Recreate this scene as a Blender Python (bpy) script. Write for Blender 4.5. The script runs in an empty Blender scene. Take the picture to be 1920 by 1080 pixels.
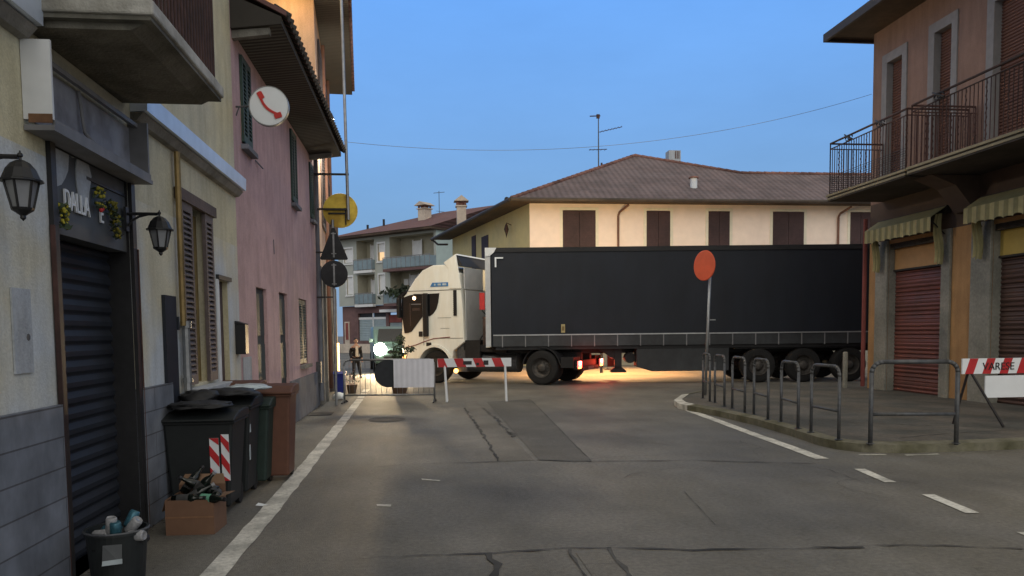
import bpy, bmesh, math, random
from mathutils import Vector, Matrix
R = math.radians
random.seed(7)
SC = bpy.context.scene

# ------------------------------------------------------------------ camera
cam_d = bpy.data.cameras.new('camera'); cam = bpy.data.objects.new('camera', cam_d)
SC.collection.objects.link(cam); SC.camera = cam
YAW, PITCH, ROLL = R(6.47), R(3.9), R(0.6)
f = Vector((math.sin(YAW)*math.cos(PITCH), math.cos(YAW)*math.cos(PITCH), -math.sin(PITCH)))
r0 = Vector((math.cos(YAW), -math.sin(YAW), 0)); u0 = r0.cross(f)
rr = r0*math.cos(ROLL) - u0*math.sin(ROLL); uu = r0*math.sin(ROLL) + u0*math.cos(ROLL)
m = Matrix((rr, uu, -f)).transposed().to_4x4(); m.translation = Vector((0, 0, 1.53))
cam.matrix_world = m
cam_d.sensor_fit = 'HORIZONTAL'; cam_d.sensor_width = 36.0; cam_d.lens = 36.0*1500/1920
cam_d.shift_y = 185/1920; cam_d.clip_start = 0.05; cam_d.clip_end = 3000

# ------------------------------------------------------------------ sky, dusk light, exposure
w = bpy.data.worlds.new('World'); SC.world = w; w.use_nodes = True
nt = w.node_tree; nt.nodes.clear()
out = nt.nodes.new('ShaderNodeOutputWorld'); bg = nt.nodes.new('ShaderNodeBackground')
sky = nt.nodes.new('ShaderNodeTexSky'); sky.sky_type = 'NISHITA'; sky.sun_disc = False
sky.sun_elevation = R(4); sky.sun_rotation = R(200); sky.ozone_density = 2.5; sky.air_density = 1.0; sky.dust_density = 0.6
# a dusk gradient over the low sky, multiplied with the Nishita sky's own falloff
tc = nt.nodes.new('ShaderNodeTexCoord'); sx = nt.nodes.new('ShaderNodeSeparateXYZ')
ramp = nt.nodes.new('ShaderNodeValToRGB'); mx = nt.nodes.new('ShaderNodeMix'); mx.data_type = 'RGBA'
nt.links.new(tc.outputs['Generated'], sx.inputs[0]); nt.links.new(sx.outputs['Z'], ramp.inputs[0])
cr = ramp.color_ramp
cr.elements[0].position = 0.0; cr.elements[0].color = (2.7, 4.1, 6.2, 1)
cr.elements[1].position = 1.0; cr.elements[1].color = (8.0, 7.2, 5.8, 1)
e = cr.elements.new(0.14); e.color = (2.15, 4.15, 7.2, 1)
e = cr.elements.new(0.38); e.color = (1.75, 4.5, 10.4, 1)
e = cr.elements.new(0.62); e.color = (6.2, 6.0, 5.6, 1)
mx.inputs[0].default_value = 0.9
nt.links.new(sky.outputs[0], mx.inputs[6]); nt.links.new(ramp.outputs[0], mx.inputs[7])
bg.inputs[1].default_value = 0.1
# warm afterglow low in the sky behind the camera
mr = nt.nodes.new('ShaderNodeMapRange'); mr.inputs[1].default_value = .25; mr.inputs[2].default_value = -.8; mr.clamp = True
nt.links.new(sx.outputs['Y'], mr.inputs[0])
gl = nt.nodes.new('ShaderNodeMix'); gl.data_type = 'RGBA'; gl.inputs[7].default_value = (8.4, 8.2, 7.8, 1)
nt.links.new(mr.outputs[0], gl.inputs[0]); nt.links.new(mx.outputs[2], gl.inputs[6])
# thin uneven dusk haze
sn = nt.nodes.new('ShaderNodeTexNoise'); sn.inputs['Scale'].default_value = 2.2; sn.inputs['Detail'].default_value = 6; sn.inputs['Roughness'].default_value = .6
mp_ = nt.nodes.new('ShaderNodeMapping'); mp_.inputs['Scale'].default_value = (1, 1, 3); nt.links.new(tc.outputs['Generated'], mp_.inputs[0]); nt.links.new(mp_.outputs[0], sn.inputs[0])
hr = nt.nodes.new('ShaderNodeMapRange'); hr.inputs[1].default_value = .3; hr.inputs[2].default_value = .7; hr.inputs[3].default_value = .93; hr.inputs[4].default_value = 1.07
nt.links.new(sn.outputs[0], hr.inputs[0]); hv_ = nt.nodes.new('ShaderNodeVectorMath'); hv_.operation = 'SCALE'
nt.links.new(gl.outputs[2], hv_.inputs[0]); nt.links.new(hr.outputs[0], hv_.inputs['Scale'])
nt.links.new(hv_.outputs[0], bg.inputs[0]); nt.links.new(bg.outputs[0], out.inputs[0])

sun_d = bpy.data.lights.new('afterglow', 'SUN'); sun = bpy.data.objects.new('afterglow', sun_d)
SC.collection.objects.link(sun)
sun_d.energy = 0.80; sun_d.angle = R(60); sun_d.color = (1.0, 0.97, 0.88)
sd = Vector((0.05, 0.86, -0.50))       # direction the light travels
sun.rotation_euler = sd.to_track_quat('-Z', 'Y').to_euler()
SC.view_settings.view_transform = 'Standard'; SC.view_settings.look = 'None'
SC.view_settings.exposure = 0.0; SC.view_settings.gamma = 1.0
try:
    SC.cycles.use_denoising = True; SC.cycles.max_bounces = 6; SC.cycles.sample_clamp_indirect = 4.0
except Exception: pass

# ------------------------------------------------------------------ helpers
class MB:
    def __init__(s, M=None): s.v = []; s.f = []; s.m = []; s.M = M
    def add(s, vs, fs, m=0):
        n = len(s.v)
        for p in vs:
            p = Vector(p)
            s.v.append(s.M @ p if s.M else p)
        for q in fs: s.f.append([n+i for i in q]); s.m.append(m)
        return s
    def box(s, x0, x1, y0, y1, z0, z1, m=0):
        return s.add([(x0,y0,z0),(x1,y0,z0),(x1,y1,z0),(x0,y1,z0),(x0,y0,z1),(x1,y0,z1),(x1,y1,z1),(x0,y1,z1)],
                     [(0,3,2,1),(4,5,6,7),(0,1,5,4),(1,2,6,5),(2,3,7,6),(3,0,4,7)], m)
    def taper(s, x0,x1,y0,y1,z0, X0,X1,Y0,Y1,z1, m=0):
        return s.add([(x0,y0,z0),(x1,y0,z0),(x1,y1,z0),(x0,y1,z0),(X0,Y0,z1),(X1,Y0,z1),(X1,Y1,z1),(X0,Y1,z1)],
                     [(0,3,2,1),(4,5,6,7),(0,1,5,4),(1,2,6,5),(2,3,7,6),(3,0,4,7)], m)
    def quad(s, pts, m=0): return s.add(pts, [tuple(range(len(pts)))], m)
    def prism(s, pts, ax, a0, a1, m=0):
        def P(p, a):
            return {'x': (a, p[0], p[1]), 'y': (p[0], a, p[1]), 'z': (p[0], p[1], a)}[ax]
        n = len(pts)
        return s.add([P(p, a0) for p in pts]+[P(p, a1) for p in pts],
                     [tuple(range(n)), tuple(range(2*n-1, n-1, -1))]+[(i, (i+1)%n, n+(i+1)%n, n+i) for i in range(n)], m)
    def cyl(s, p0, p1, ra, rb=None, n=10, m=0, cap=True):
        rb = ra if rb is None else rb
        p0 = Vector(p0); p1 = Vector(p1); d = (p1-p0)
        if d.length < 1e-6: return s
        d.normalize(); a = d.orthogonal().normalized(); b = d.cross(a)
        vs = []
        for p, rad in ((p0, ra), (p1, rb)):
            for i in range(n):
                t = 2*math.pi*i/n; vs.append(p+a*math.cos(t)*rad+b*math.sin(t)*rad)
        fs = [(i, (i+1)%n, n+(i+1)%n, n+i) for i in range(n)]
        if cap: fs += [tuple(range(n-1, -1, -1)), tuple(range(n, 2*n))]
        return s.add(vs, fs, m)
    def tube(s, pts, rad, n=8, m=0):
        for a, b in zip(pts[:-1], pts[1:]): s.cyl(a, b, rad, rad, n, m)
        return s
    def lathe(s, prof, c=(0,0,0), ax='z', n=20, m=0):
        c = Vector(c); vs = []; k = len(prof)
        for i in range(n):
            t = 2*math.pi*i/n; co, si = math.cos(t), math.sin(t)
            for (rad, h) in prof:
                if ax == 'z': vs.append(c+Vector((rad*co, rad*si, h)))
                elif ax == 'y': vs.append(c+Vector((rad*co, h, rad*si)))
                else: vs.append(c+Vector((h, rad*co, rad*si)))
        fs = []
        for i in range(n):
            j = (i+1) % n
            for q in range(k-1): fs.append((i*k+q, j*k+q, j*k+q+1, i*k+q+1))
        return s.add(vs, fs, m)
    def sph(s, c, rad, n=10, m=0):
        rx, ry, rz = rad if hasattr(rad, '__len__') else (rad,)*3
        c = Vector(c); vs = []; fs = []; k = n//2+1
        for i in range(n):
            t = 2*math.pi*i/n
            for j in range(k):
                ph = -math.pi/2+math.pi*j/(k-1)
                vs.append(c+Vector((rx*math.cos(ph)*math.cos(t), ry*math.cos(ph)*math.sin(t), rz*math.sin(ph))))
        for i in range(n):
            i2 = (i+1) % n
            for j in range(k-1): fs.append((i*k+j, i2*k+j, i2*k+j+1, i*k+j+1))
        return s.add(vs, fs, m)
    def build(s, name, mats, parent=None, smooth=False, bevel=0, tri=False, weld=False, segs=2):
        me = bpy.data.meshes.new(name)
        me.from_pydata(s.v, [], s.f)
        for mt in (mats if isinstance(mats, (list, tuple)) else [mats]): me.materials.append(mt)
        for p, mi in zip(me.polygons, s.m): p.material_index = mi; p.use_smooth = smooth
        bm = bmesh.new(); bm.from_mesh(me)
        if weld: bmesh.ops.remove_doubles(bm, verts=bm.verts, dist=1e-4)
        big = [q for q in bm.faces if len(q.verts) > 4]
        if big and tri: bmesh.ops.triangulate(bm, faces=big)
        bmesh.ops.recalc_face_normals(bm, faces=bm.faces)
        bm.to_mesh(me); bm.free()
        o = bpy.data.objects.new(name, me); SC.collection.objects.link(o)
        if parent: o.parent = parent
        if bevel:
            b = o.modifiers.new('bevel', 'BEVEL'); b.width = bevel; b.segments = segs; b.limit_method = 'ANGLE'; b.angle_limit = R(35)
        return o

def tag(o, label, cat, group=None, kind=None):
    if label: o['label'] = label
    if cat: o['category'] = cat
    if group: o['group'] = group
    if kind: o['kind'] = kind
    return o
def thing(name, loc=(0,0,0), rot=0, label=None, cat=None, group=None):
    o = bpy.data.objects.new(name, None); SC.collection.objects.link(o)
    o.location = loc; o.rotation_euler = (0, 0, rot); o.empty_display_size = .2
    return tag(o, label, cat, group)
def dup(o, parent=None):
    c = o.copy(); SC.collection.objects.link(c)
    if parent: c.parent = parent
    for ch in list(o.children): dup(ch, c)
    return c

# ------------------------------------------------------------------ materials
def mat(name, col, rough=0.8, var=0.12, scale=6.0, col2=None, big=0.6, bump=0.0, bscale=60, metal=0.0, spec=0.4, fac=None, stretch=(1,1,1)):
    mt = bpy.data.materials.new(name); mt.use_nodes = True
    t = mt.node_tree; n = t.nodes; b = n['Principled BSDF']; L = t.links
    b.inputs['Roughness'].default_value = rough; b.inputs['Metallic'].default_value = metal
    b.inputs['Specular IOR Level'].default_value = spec
    tcn = n.new('ShaderNodeTexCoord'); mp = n.new('ShaderNodeMapping'); mp.inputs['Scale'].default_value = stretch
    L.new(tcn.outputs['Object'], mp.inputs[0])
    n1 = n.new('ShaderNodeTexNoise'); n1.inputs['Scale'].default_value = scale; n1.inputs['Detail'].default_value = 6
    n2 = n.new('ShaderNodeTexNoise'); n2.inputs['Scale'].default_value = big; n2.inputs['Detail'].default_value = 4
    L.new(mp.outputs[0], n1.inputs[0]); L.new(mp.outputs[0], n2.inputs[0])
    c2 = col2 or tuple(c*(1-2.2*var) for c in col)
    rp = n.new('ShaderNodeMapRange'); rp.inputs[1].default_value = .42; rp.inputs[2].default_value = .62
    L.new(n2.outputs[0], rp.inputs[0])
    m1 = n.new('ShaderNodeMix'); m1.data_type = 'RGBA'; m1.inputs[6].default_value = (*col, 1); m1.inputs[7].default_value = (*c2, 1)
    L.new(rp.outputs[0], m1.inputs[0])
    hv = n.new('ShaderNodeMapRange'); hv.inputs[1].default_value = .3; hv.inputs[2].default_value = .7
    hv.inputs[3].default_value = 1-var; hv.inputs[4].default_value = 1+var
    L.new(n1.outputs[0], hv.inputs[0])
    m2 = n.new('ShaderNodeVectorMath'); m2.operation = 'SCALE'
    L.new(m1.outputs[2], m2.inputs[0]); L.new(hv.outputs[0], m2.inputs['Scale'])
    L.new(m2.outputs[0], b.inputs['Base Color'])
    if bump:
        n3 = n.new('ShaderNodeTexNoise'); n3.inputs['Scale'].default_value = bscale; n3.inputs['Detail'].default_value = 3
        L.new(mp.outputs[0], n3.inputs[0])
        bp = n.new('ShaderNodeBump'); bp.inputs['Strength'].default_value = bump; bp.inputs['Distance'].default_value = .02
        L.new(n3.outputs[0], bp.inputs['Height']); L.new(bp.outputs[0], b.inputs['Normal'])
    return mt
def weather(mt, sc, lo, hi, a=.42, b=.58, stretch=(1,1,1), tint=(1,1,1)):
    """multiply the base colour by a patchy stain layer"""
    t = mt.node_tree; n = t.nodes; L = t.links; bs = n['Principled BSDF']; src = bs.inputs['Base Color'].links[0].from_socket
    tcn = n.new('ShaderNodeTexCoord'); mp = n.new('ShaderNodeMapping'); mp.inputs['Scale'].default_value = stretch
    nz = n.new('ShaderNodeTexNoise'); nz.inputs['Scale'].default_value = sc; nz.inputs['Detail'].default_value = 8; nz.inputs['Roughness'].default_value = .65
    mr = n.new('ShaderNodeMapRange'); mr.inputs[1].default_value = a; mr.inputs[2].default_value = b
    mx = n.new('ShaderNodeMix'); mx.data_type = 'RGBA'; mx.inputs[6].default_value = (lo*tint[0],lo*tint[1],lo*tint[2],1); mx.inputs[7].default_value = (hi,hi,hi,1)
    ml = n.new('ShaderNodeMix'); ml.data_type = 'RGBA'; ml.blend_type = 'MULTIPLY'; ml.inputs[0].default_value = 1
    L.new(tcn.outputs['Object'], mp.inputs[0]); L.new(mp.outputs[0], nz.inputs[0]); L.new(nz.outputs[0], mr.inputs[0]); L.new(mr.outputs[0], mx.inputs[0])
    L.new(src, ml.inputs[6]); L.new(mx.outputs[2], ml.inputs[7]); L.new(ml.outputs[2], bs.inputs['Base Color'])
def emit(name, col, s):
    mt = bpy.data.materials.new(name); mt.use_nodes = True
    b = mt.node_tree.nodes['Principled BSDF']; b.inputs['Base Color'].default_value = (*[min(c,1)*.5 for c in col], 1)
    b.inputs['Emission Color'].default_value = (*col, 1); b.inputs['Emission Strength'].default_value = s
    return mt
def brickmat(name, c1, c2, mortar, bw, bh, ms, axis='xz', rough=.85, off=.5, bump=.5):
    mt = bpy.data.materials.new(name); mt.use_nodes = True; t = mt.node_tree; n = t.nodes; L = t.links
    b = n['Principled BSDF']; b.inputs['Roughness'].default_value = rough
    tcn = n.new('ShaderNodeTexCoord'); sp = n.new('ShaderNodeSeparateXYZ'); cb = n.new('ShaderNodeCombineXYZ')
    L.new(tcn.outputs['Object'], sp.inputs[0])
    L.new(sp.outputs['XYZ'.index(axis[0].upper())], cb.inputs[0]); L.new(sp.outputs['XYZ'.index(axis[1].upper())], cb.inputs[1])
    br = n.new('ShaderNodeTexBrick'); br.inputs['Color1'].default_value = (*c1,1); br.inputs['Color2'].default_value = (*c2,1)
    br.inputs['Mortar'].default_value = (*mortar,1); br.inputs['Scale'].default_value = 1
    br.inputs['Brick Width'].default_value = bw; br.inputs['Row Height'].default_value = bh; br.inputs['Mortar Size'].default_value = ms
    br.offset = off
    L.new(cb.outputs[0], br.inputs[0])
    n1 = n.new('ShaderNodeTexNoise'); n1.inputs['Scale'].default_value = 5; n1.inputs['Detail'].default_value = 6; L.new(tcn.outputs['Object'], n1.inputs[0])
    hv = n.new('ShaderNodeMapRange'); hv.inputs[1].default_value=.3; hv.inputs[2].default_value=.7; hv.inputs[3].default_value=.78; hv.inputs[4].default_value=1.2
    L.new(n1.outputs[0], hv.inputs[0])
    m2 = n.new('ShaderNodeVectorMath'); m2.operation = 'SCALE'; L.new(br.outputs[0], m2.inputs[0]); L.new(hv.outputs[0], m2.inputs['Scale'])
    L.new(m2.outputs[0], b.inputs['Base Color'])
    bp = n.new('ShaderNodeBump'); bp.inputs['Strength'].default_value = bump; bp.inputs['Distance'].default_value = .01; bp.invert = True
    L.new(br.outputs['Fac'], bp.inputs['Height']); L.new(bp.outputs[0], b.inputs['Normal'])
    return mt
def wavemat(name, col, col2, sc, direction='X', rough=.7, bump=.6, dist=.02, extra=None):
    """parallel ribs (roof tiles, shutters, fabric folds)"""
    mt = bpy.data.materials.new(name); mt.use_nodes = True; t = mt.node_tree; n = t.nodes; L = t.links
    b = n['Principled BSDF']; b.inputs['Roughness'].default_value = rough
    tcn = n.new('ShaderNodeTexCoord')
    wv = n.new('ShaderNodeTexWave'); wv.bands_direction = direction; wv.inputs['Scale'].default_value = sc; wv.inputs['Distortion'].default_value = .6
    wv.inputs['Detail Scale'].default_value = 2
    L.new(tcn.outputs['Object'], wv.inputs[0])
    n1 = n.new('ShaderNodeTexNoise'); n1.inputs['Scale'].default_value = 1.3; n1.inputs['Detail'].default_value = 8; n1.inputs['Roughness'].default_value = .7
    L.new(tcn.outputs['Object'], n1.inputs[0])
    rp = n.new('ShaderNodeMapRange'); rp.inputs[1].default_value=.35; rp.inputs[2].default_value=.65; L.new(n1.outputs[0], rp.inputs[0])
    m1 = n.new('ShaderNodeMix'); m1.data_type='RGBA'; m1.inputs[6].default_value=(*col,1); m1.inputs[7].default_value=(*col2,1)
    L.new(rp.outputs[0], m1.inputs[0])
    hv = n.new('ShaderNodeMapRange'); hv.inputs[3].default_value=.72; hv.inputs[4].default_value=1.12
    h = wv.outputs['Fac']
    if extra:
        w2 = n.new('ShaderNodeTexWave'); w2.bands_direction = extra[0]; w2.inputs['Scale'].default_value = extra[1]; w2.wave_profile = 'SAW'
        L.new(tcn.outputs['Object'], w2.inputs[0])
        ad = n.new('ShaderNodeMath'); ad.operation = 'MULTIPLY_ADD'; ad.inputs[1].default_value = .45
        L.new(w2.outputs['Fac'], ad.inputs[0]); L.new(wv.outputs['Fac'], ad.inputs[2])
        h = ad.outputs[0]
    L.new(h, hv.inputs[0])
    m2 = n.new('ShaderNodeVectorMath'); m2.operation='SCALE'; L.new(m1.outputs[2], m2.inputs[0]); L.new(hv.outputs[0], m2.inputs['Scale'])
    L.new(m2.outputs[0], b.inputs['Base Color'])
    bp = n.new('ShaderNodeBump'); bp.inputs['Strength'].default_value = bump; bp.inputs['Distance'].default_value = dist
    L.new(h, bp.inputs['Height']); L.new(bp.outputs[0], b.inputs['Normal'])
    return mt

M = {}
M['asphalt'] = mat('asphalt', (.195,.180,.152), .64, .20, 26, (.125,.118,.106), .38, .7, 120)
M['asphalt_b'] = mat('asphalt_patch', (.110,.103,.090), .75, .16, 25, (.130,.120,.104), .9, .5, 130)
M['asphalt_l'] = mat('asphalt_worn', (.180,.165,.140), .75, .16, 25, (.150,.136,.116), .9, .5, 130)
M['tar'] = mat('tar', (.078,.073,.066), .8, .3, 9)
M['walk'] = mat('walk_asphalt', (.135,.118,.098), .85, .18, 14, (.085,.082,.072), 1.1, .5, 90)
M['paint'] = mat('road_paint', (.62,.60,.54), .7, .2, 30, (.40,.39,.35), 3.0, .3, 90)
M['kerb'] = mat('kerb_stone', (.15,.14,.10), .9, .22, 9, (.085,.08,.045), 1.6, .5, 50)
M['kerb_w'] = mat('kerb_painted', (.55,.53,.48), .8, .2, 9, (.3,.29,.25), 3, .4, 50)
M['cream'] = mat('cream_plaster', (.57,.52,.355), .9, .07, 5, (.48,.465,.38), .55, .25, 70)
M['patched'] = mat('patched_plaster', (.56,.52,.39), .9, .06, 4, (.50,.54,.58), .9, .25, 70)
M['greyplaster'] = mat('grey_plaster', (.40,.43,.47), .9, .08, 5, (.34,.36,.38), 1.5, .25, 70)
M['whitew'] = mat('white_wash', (.62,.64,.66), .85, .06, 7)
M['cornice'] = mat('cornice_paint', (.66,.74,.86), .35, .08, 6, metal=.35, spec=.6)
M['block'] = brickmat('plinth_blocks', (.15,.165,.195), (.175,.19,.22), (.075,.075,.085), 3.4, .185, .005)
M['pink'] = mat('pink_plaster', (.55,.36,.365), .9, .07, 4, (.48,.32,.325), .45, .25, 70)
M['pinkbase'] = mat('pink_house_plinth', (.17,.18,.21), .9, .12, 5, None, .8, .3)
M['wood_d'] = wavemat('dark_boards', (.050,.042,.033), (.035,.030,.025), 3.0, 'X', .8, .4)
M['darkwood'] = mat('dark_wood', (.045,.037,.030), .75, .25, 12, None, 1, .3)
M['brownwood'] = mat('brown_wood', (.085,.055,.048), .7, .2, 12, None, 1, .3)
M['ochre'] = mat('ochre_board', (.22,.155,.06), .7, .15, 9)
M['shut_l'] = mat('grey_brown_louvre', (.115,.09,.088), .7, .15, 14)
M['green'] = mat('green_louvre', (.040,.075,.060), .65, .15, 14)
M['greendoor'] = mat('green_door', (.045,.06,.055), .6, .15, 8)
M['tallwall'] = mat('peach_plaster', (.66,.44,.29), .9, .06, 4, (.55,.33,.22), .5, .2)
M['black'] = mat('black_paint', (.018,.018,.02), .45, .2, 20)
M['iron'] = mat('wrought_iron', (.030,.026,.027), .5, .3, 20, metal=.3)
M['rustiron'] = mat('rusty_iron', (.075,.035,.030), .7, .3, 15)
M['galv'] = mat('galvanised_steel', (.32,.33,.34), .45, .15, 14, metal=.7)
M['steel_d'] = mat('dull_grey_tube', (.09,.095,.105), .6, .25, 18, (.10,.10,.10), 3, metal=.5)
M['shutterblk'] = mat('roller_steel_dark', (.026,.030,.040), .62, .12, 9, None, 1.2, metal=.4)
M['fascia'] = mat('dark_fascia', (.065,.070,.075), .6, .15, 6, (.10,.105,.11), 1.8)
M['concrete'] = mat('concrete', (.235,.225,.205), .95, .2, 7, (.12,.115,.10), 1.3, .4, 40)
M['concdirt'] = mat('stained_concrete', (.135,.128,.108), .95, .25, 7, (.07,.068,.055), 1.6, .4, 40)
M['backboard'] = mat('grey_back_board', (.30,.31,.35), .85, .15, 6, (.20,.20,.22), 4)
M['edge'] = mat('pale_slab_edge', (.42,.41,.38), .9, .2, 8, (.24,.23,.20), 2.2, .4, 40)
M['whitebox'] = mat('white_sheet_metal', (.66,.68,.70), .5, .06, 8)
M['rust'] = mat('rust', (.25,.13,.07), .9, .3, 14)
M['greymetal'] = mat('grey_sheet', (.20,.20,.21), .6, .15, 8)
M['copper'] = mat('brass_pipe', (.34,.24,.10), .45, .2, 14, metal=.5)
M['sill'] = mat('stone_sill', (.42,.44,.46), .85, .12, 8)
M['white'] = mat('white_plastic', (.74,.77,.80), .45, .03, 8)
M['red'] = mat('red_paint', (.55,.03,.025), .5, .08, 10)
M['redd'] = mat('red_film', (.50,.025,.03), .5, .12, 10)
M['yellow'] = mat('yellow_back', (.85,.62,.09), .6, .1, 5, (.40,.25,.03), 2.2)
M['signback'] = mat('sign_back', (.030,.032,.036), .7, .2, 12)
M['orange_sign'] = mat('red_orange_sign', (.60,.085,.03), .5, .08, 8)
M['glass'] = mat('dark_glass', (.010,.011,.013), .08, .05, 3, spec=.7)
M['lampglass'] = mat('lantern_glass', (.30,.31,.33), .2, .1, 9, spec=.6)
M['binblk'] = mat('black_bin_plastic', (.012,.015,.016), .6, .15, 14)
M['bingrn'] = mat('dark_green_bin', (.018,.034,.028), .6, .15, 14)
M['binbrn'] = mat('brown_bin_plastic', (.12,.050,.030), .6, .1, 14)
M['bag'] = mat('black_bag', (.016,.016,.017), .6, .3, 12, bump=.6, bscale=14)
M['pale'] = mat('pale_plastic_sheet', (.48,.55,.58), .4, .15, 8)
M['card'] = mat('cardboard', (.17,.092,.056), .9, .08, 12, None, 1)
M['cardin'] = mat('cardboard_inner', (.19,.115,.07), .9, .1, 12)
M['bottle'] = mat('dark_bottle_glass', (.006,.009,.007), .15, .2, 20, spec=.5)
M['label'] = mat('bottle_label', (.05,.05,.05), .7, .2, 25)
M['greenlabel'] = mat('green_label', (.14,.36,.25), .7, .2, 25)
M['bluecan'] = mat('blue_can', (.05,.15,.20), .35, .3, 40, metal=.4)
M['whitecan'] = mat('white_can', (.30,.30,.31), .35, .3, 40)
M['skin'] = mat('skin', (.42,.26,.19), .6, .05, 8)
M['jacket'] = mat('dark_jacket', (.015,.014,.015), .8, .2, 12)
M['shirt'] = mat('pale_shirt', (.55,.50,.42), .8, .1, 12)
M['trousers'] = mat('dark_trousers', (.013,.013,.016), .8, .2, 12)
M['hair'] = mat('dark_hair', (.02,.015,.012), .6, .2, 30)
M['flower'] = mat('yellow_flower', (.33,.29,.03), .8, .35, 30)
M['leaf'] = mat('dark_leaf', (.035,.055,.025), .7, .3, 18)
M['leaf2'] = mat('green_leaf', (.06,.09,.04), .7, .3, 18)
M['cabwhite'] = mat('cream_white_truck_paint', (.86,.86,.79), .32, .02, 4, (.82,.82,.75), .6, spec=.5)
M['cabgrey'] = mat('cab_rear_panel', (.48,.49,.50), .5, .06, 5)
M['tarp'] = mat('navy_curtain', (.0045,.0075,.0145), .62, .12, 3.0, (.0065,.009,.0155), .35, .3, 3.0, stretch=(1,1,.35))
M['trim_d'] = mat('dark_truck_trim', (.014,.014,.016), .6, .2, 10)
M['tyre'] = mat('tyre_rubber', (.014,.0135,.0135), .85, .2, 20)
M['rim'] = mat('steel_rim', (.09,.082,.075), .6, .3, 14, metal=.4)
M['alu'] = mat('aluminium_rail', (.38,.39,.40), .4, .1, 8, metal=.5)
M['band'] = mat('side_board', (.035,.038,.042), .55, .15, 6)
M['blue'] = mat('blue_decal', (.05,.20,.45), .5, .1, 20)
M['bluebin'] = mat('blue_plastic', (.012,.025,.22), .5, .1, 12)
M['bgwall'] = mat('cream_house_plaster', (.80,.68,.59), .9, .05, 3, (.76,.64,.56), .4, .15)
M['bgside'] = mat('yellow_house_plaster', (.62,.49,.22), .9, .06, 3, (.55,.44,.22), .4, .15)
M['bgshut'] = mat('brown_shutters', (.052,.028,.030), .7, .15, 10)
M['tile'] = wavemat('roof_tiles', (.150,.108,.106), (.125,.098,.10), 1.15, 'X', .9, .6, .05, ('Z', 1.9))
M['tile2'] = wavemat('red_roof_tiles', (.17,.085,.078), (.13,.07,.068), 1.0, 'X', .9, .8, .05, ('Z', 2.0))
M['ridge'] = mat('ridge_tile', (.21,.105,.085), .9, .25, 8)
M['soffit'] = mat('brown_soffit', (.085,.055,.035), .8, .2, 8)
M['gutter'] = mat('copper_gutter', (.055,.040,.030), .6, .2, 8)
M['pipe_b'] = mat('brown_downpipe', (.16,.075,.05), .6, .15, 8)
M['aptwall'] = mat('grey_green_plaster', (.36,.375,.34), .9, .05, 2, (.32,.335,.31), .25)
M['aptteal'] = mat('pale_teal_plaster', (.42,.50,.47), .9, .05, 2)
M['aptin'] = mat('loggia_plaster', (.34,.32,.25), .9, .06, 2)
M['aptwin'] = mat('white_roller_blind', (.66,.66,.66), .6, .05, 5)
M['aptrail'] = mat('grey_blue_balcony_panel', (.20,.26,.29), .6, .08, 5)
M['aptbase'] = mat('maroon_base', (.15,.085,.08), .8, .12, 3)
M['shopsh'] = mat('grey_shop_shutter', (.27,.33,.35), .5, .08, 4)
M['brickred'] = mat('red_frames', (.22,.06,.05), .8, .12, 3)
M['rwall'] = mat('salmon_plaster', (.25,.155,.12), .9, .07, 4, (.215,.135,.105), .5, .25)
M['rpillar'] = mat('orange_plaster', (.42,.24,.105), .9, .09, 4, (.35,.20,.09), .9, .3)
M['stone'] = mat('grey_granite', (.27,.26,.22), .9, .15, 22, (.20,.195,.165), 1.5, .4, 60)
M['rshade'] = mat('brown_balcony_shade', (.085,.058,.045), .9, .1, 5)  # wall strip and corbel under the balconies, shade put into the colour
M['stonelt'] = mat('grey_window_surround', (.245,.235,.235), .9, .08, 8)
M['rshut'] = wavemat('red_brown_roller', (.20,.066,.050), (.125,.050,.040), 3.0, 'Z', .55, .8, .02)
M['rshut2'] = wavemat('brown_roller', (.095,.050,.038), (.070,.038,.030), 3.0, 'Z', .6, .8, .02)
M['transom'] = mat('ochre_transom', (.42,.24,.10), .7, .08, 6)
M['transomy'] = mat('yellow_transom', (.46,.33,.08), .7, .08, 6)
M['blind'] = mat('terracotta_blind', (.15,.07,.05), .7, .08, 6)
M['aw_y'] = mat('awning_yellow', (.46,.40,.20), .9, .12, 9)
M['aw_g'] = mat('awning_green', (.27,.245,.12), .9, .12, 9)
M['balc'] = mat('balcony_underside', (.055,.046,.040), .9, .2, 5, None, 1)  # albedo lowered so the shade beneath the slab is in the colour
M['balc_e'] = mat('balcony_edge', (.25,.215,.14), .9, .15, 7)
M['netting'] = mat('dark_netting', (.05,.05,.055), .8, .1, 5)
M['corr'] = mat('pale_corrugated_plastic', (.80,.81,.88), .6, .05, 6)
M['disc'] = mat('dark_disc', (.035,.04,.048), .7, .15, 9)
M['chimney'] = mat('chimney_render', (.52,.44,.36), .9, .1, 6)
M['cargreen'] = mat('pale_green_car', (.10,.17,.15), .3, .05, 6, spec=.6)
M['trunk'] = mat('bark', (.05,.04,.03), .9, .2, 15)
M['pot'] = mat('clay_pot', (.12,.075,.05), .9, .15, 15)
for k in ('asphalt', 'asphalt_b', 'asphalt_l', 'walk'):
    weather(M[k], 1.1, .80, 1.06, .36, .60, (1,.45,1), (1.0,.98,.92)); weather(M[k], .22, .82, 1.10, .40, .62, (1,.6,1), (.97,1.0,1.04)); weather(M[k], 160, .72, 1.25, .38, .62)
    weather(M[k], 3.0, .62, 1.0, .26, .36)
for k in ('cream', 'patched', 'pink', 'rwall', 'rpillar', 'greyplaster', 'tallwall'):
    weather(M[k], 2.2, .86, 1.03, .36, .58, (2.5,2.5,.35), (1,.99,.97)); weather(M[k], 40, .93, 1.05)
weather(M['cream'], .7, .90, 1.0, .4, .5, (1,1,1)); weather(M['pink'], .9, .90, 1.02, .45, .52)
for k in ('tarp', 'band'): weather(M[k], 1.2, .8, 1.3, .3, .7, (1.2,1,.4))
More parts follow.
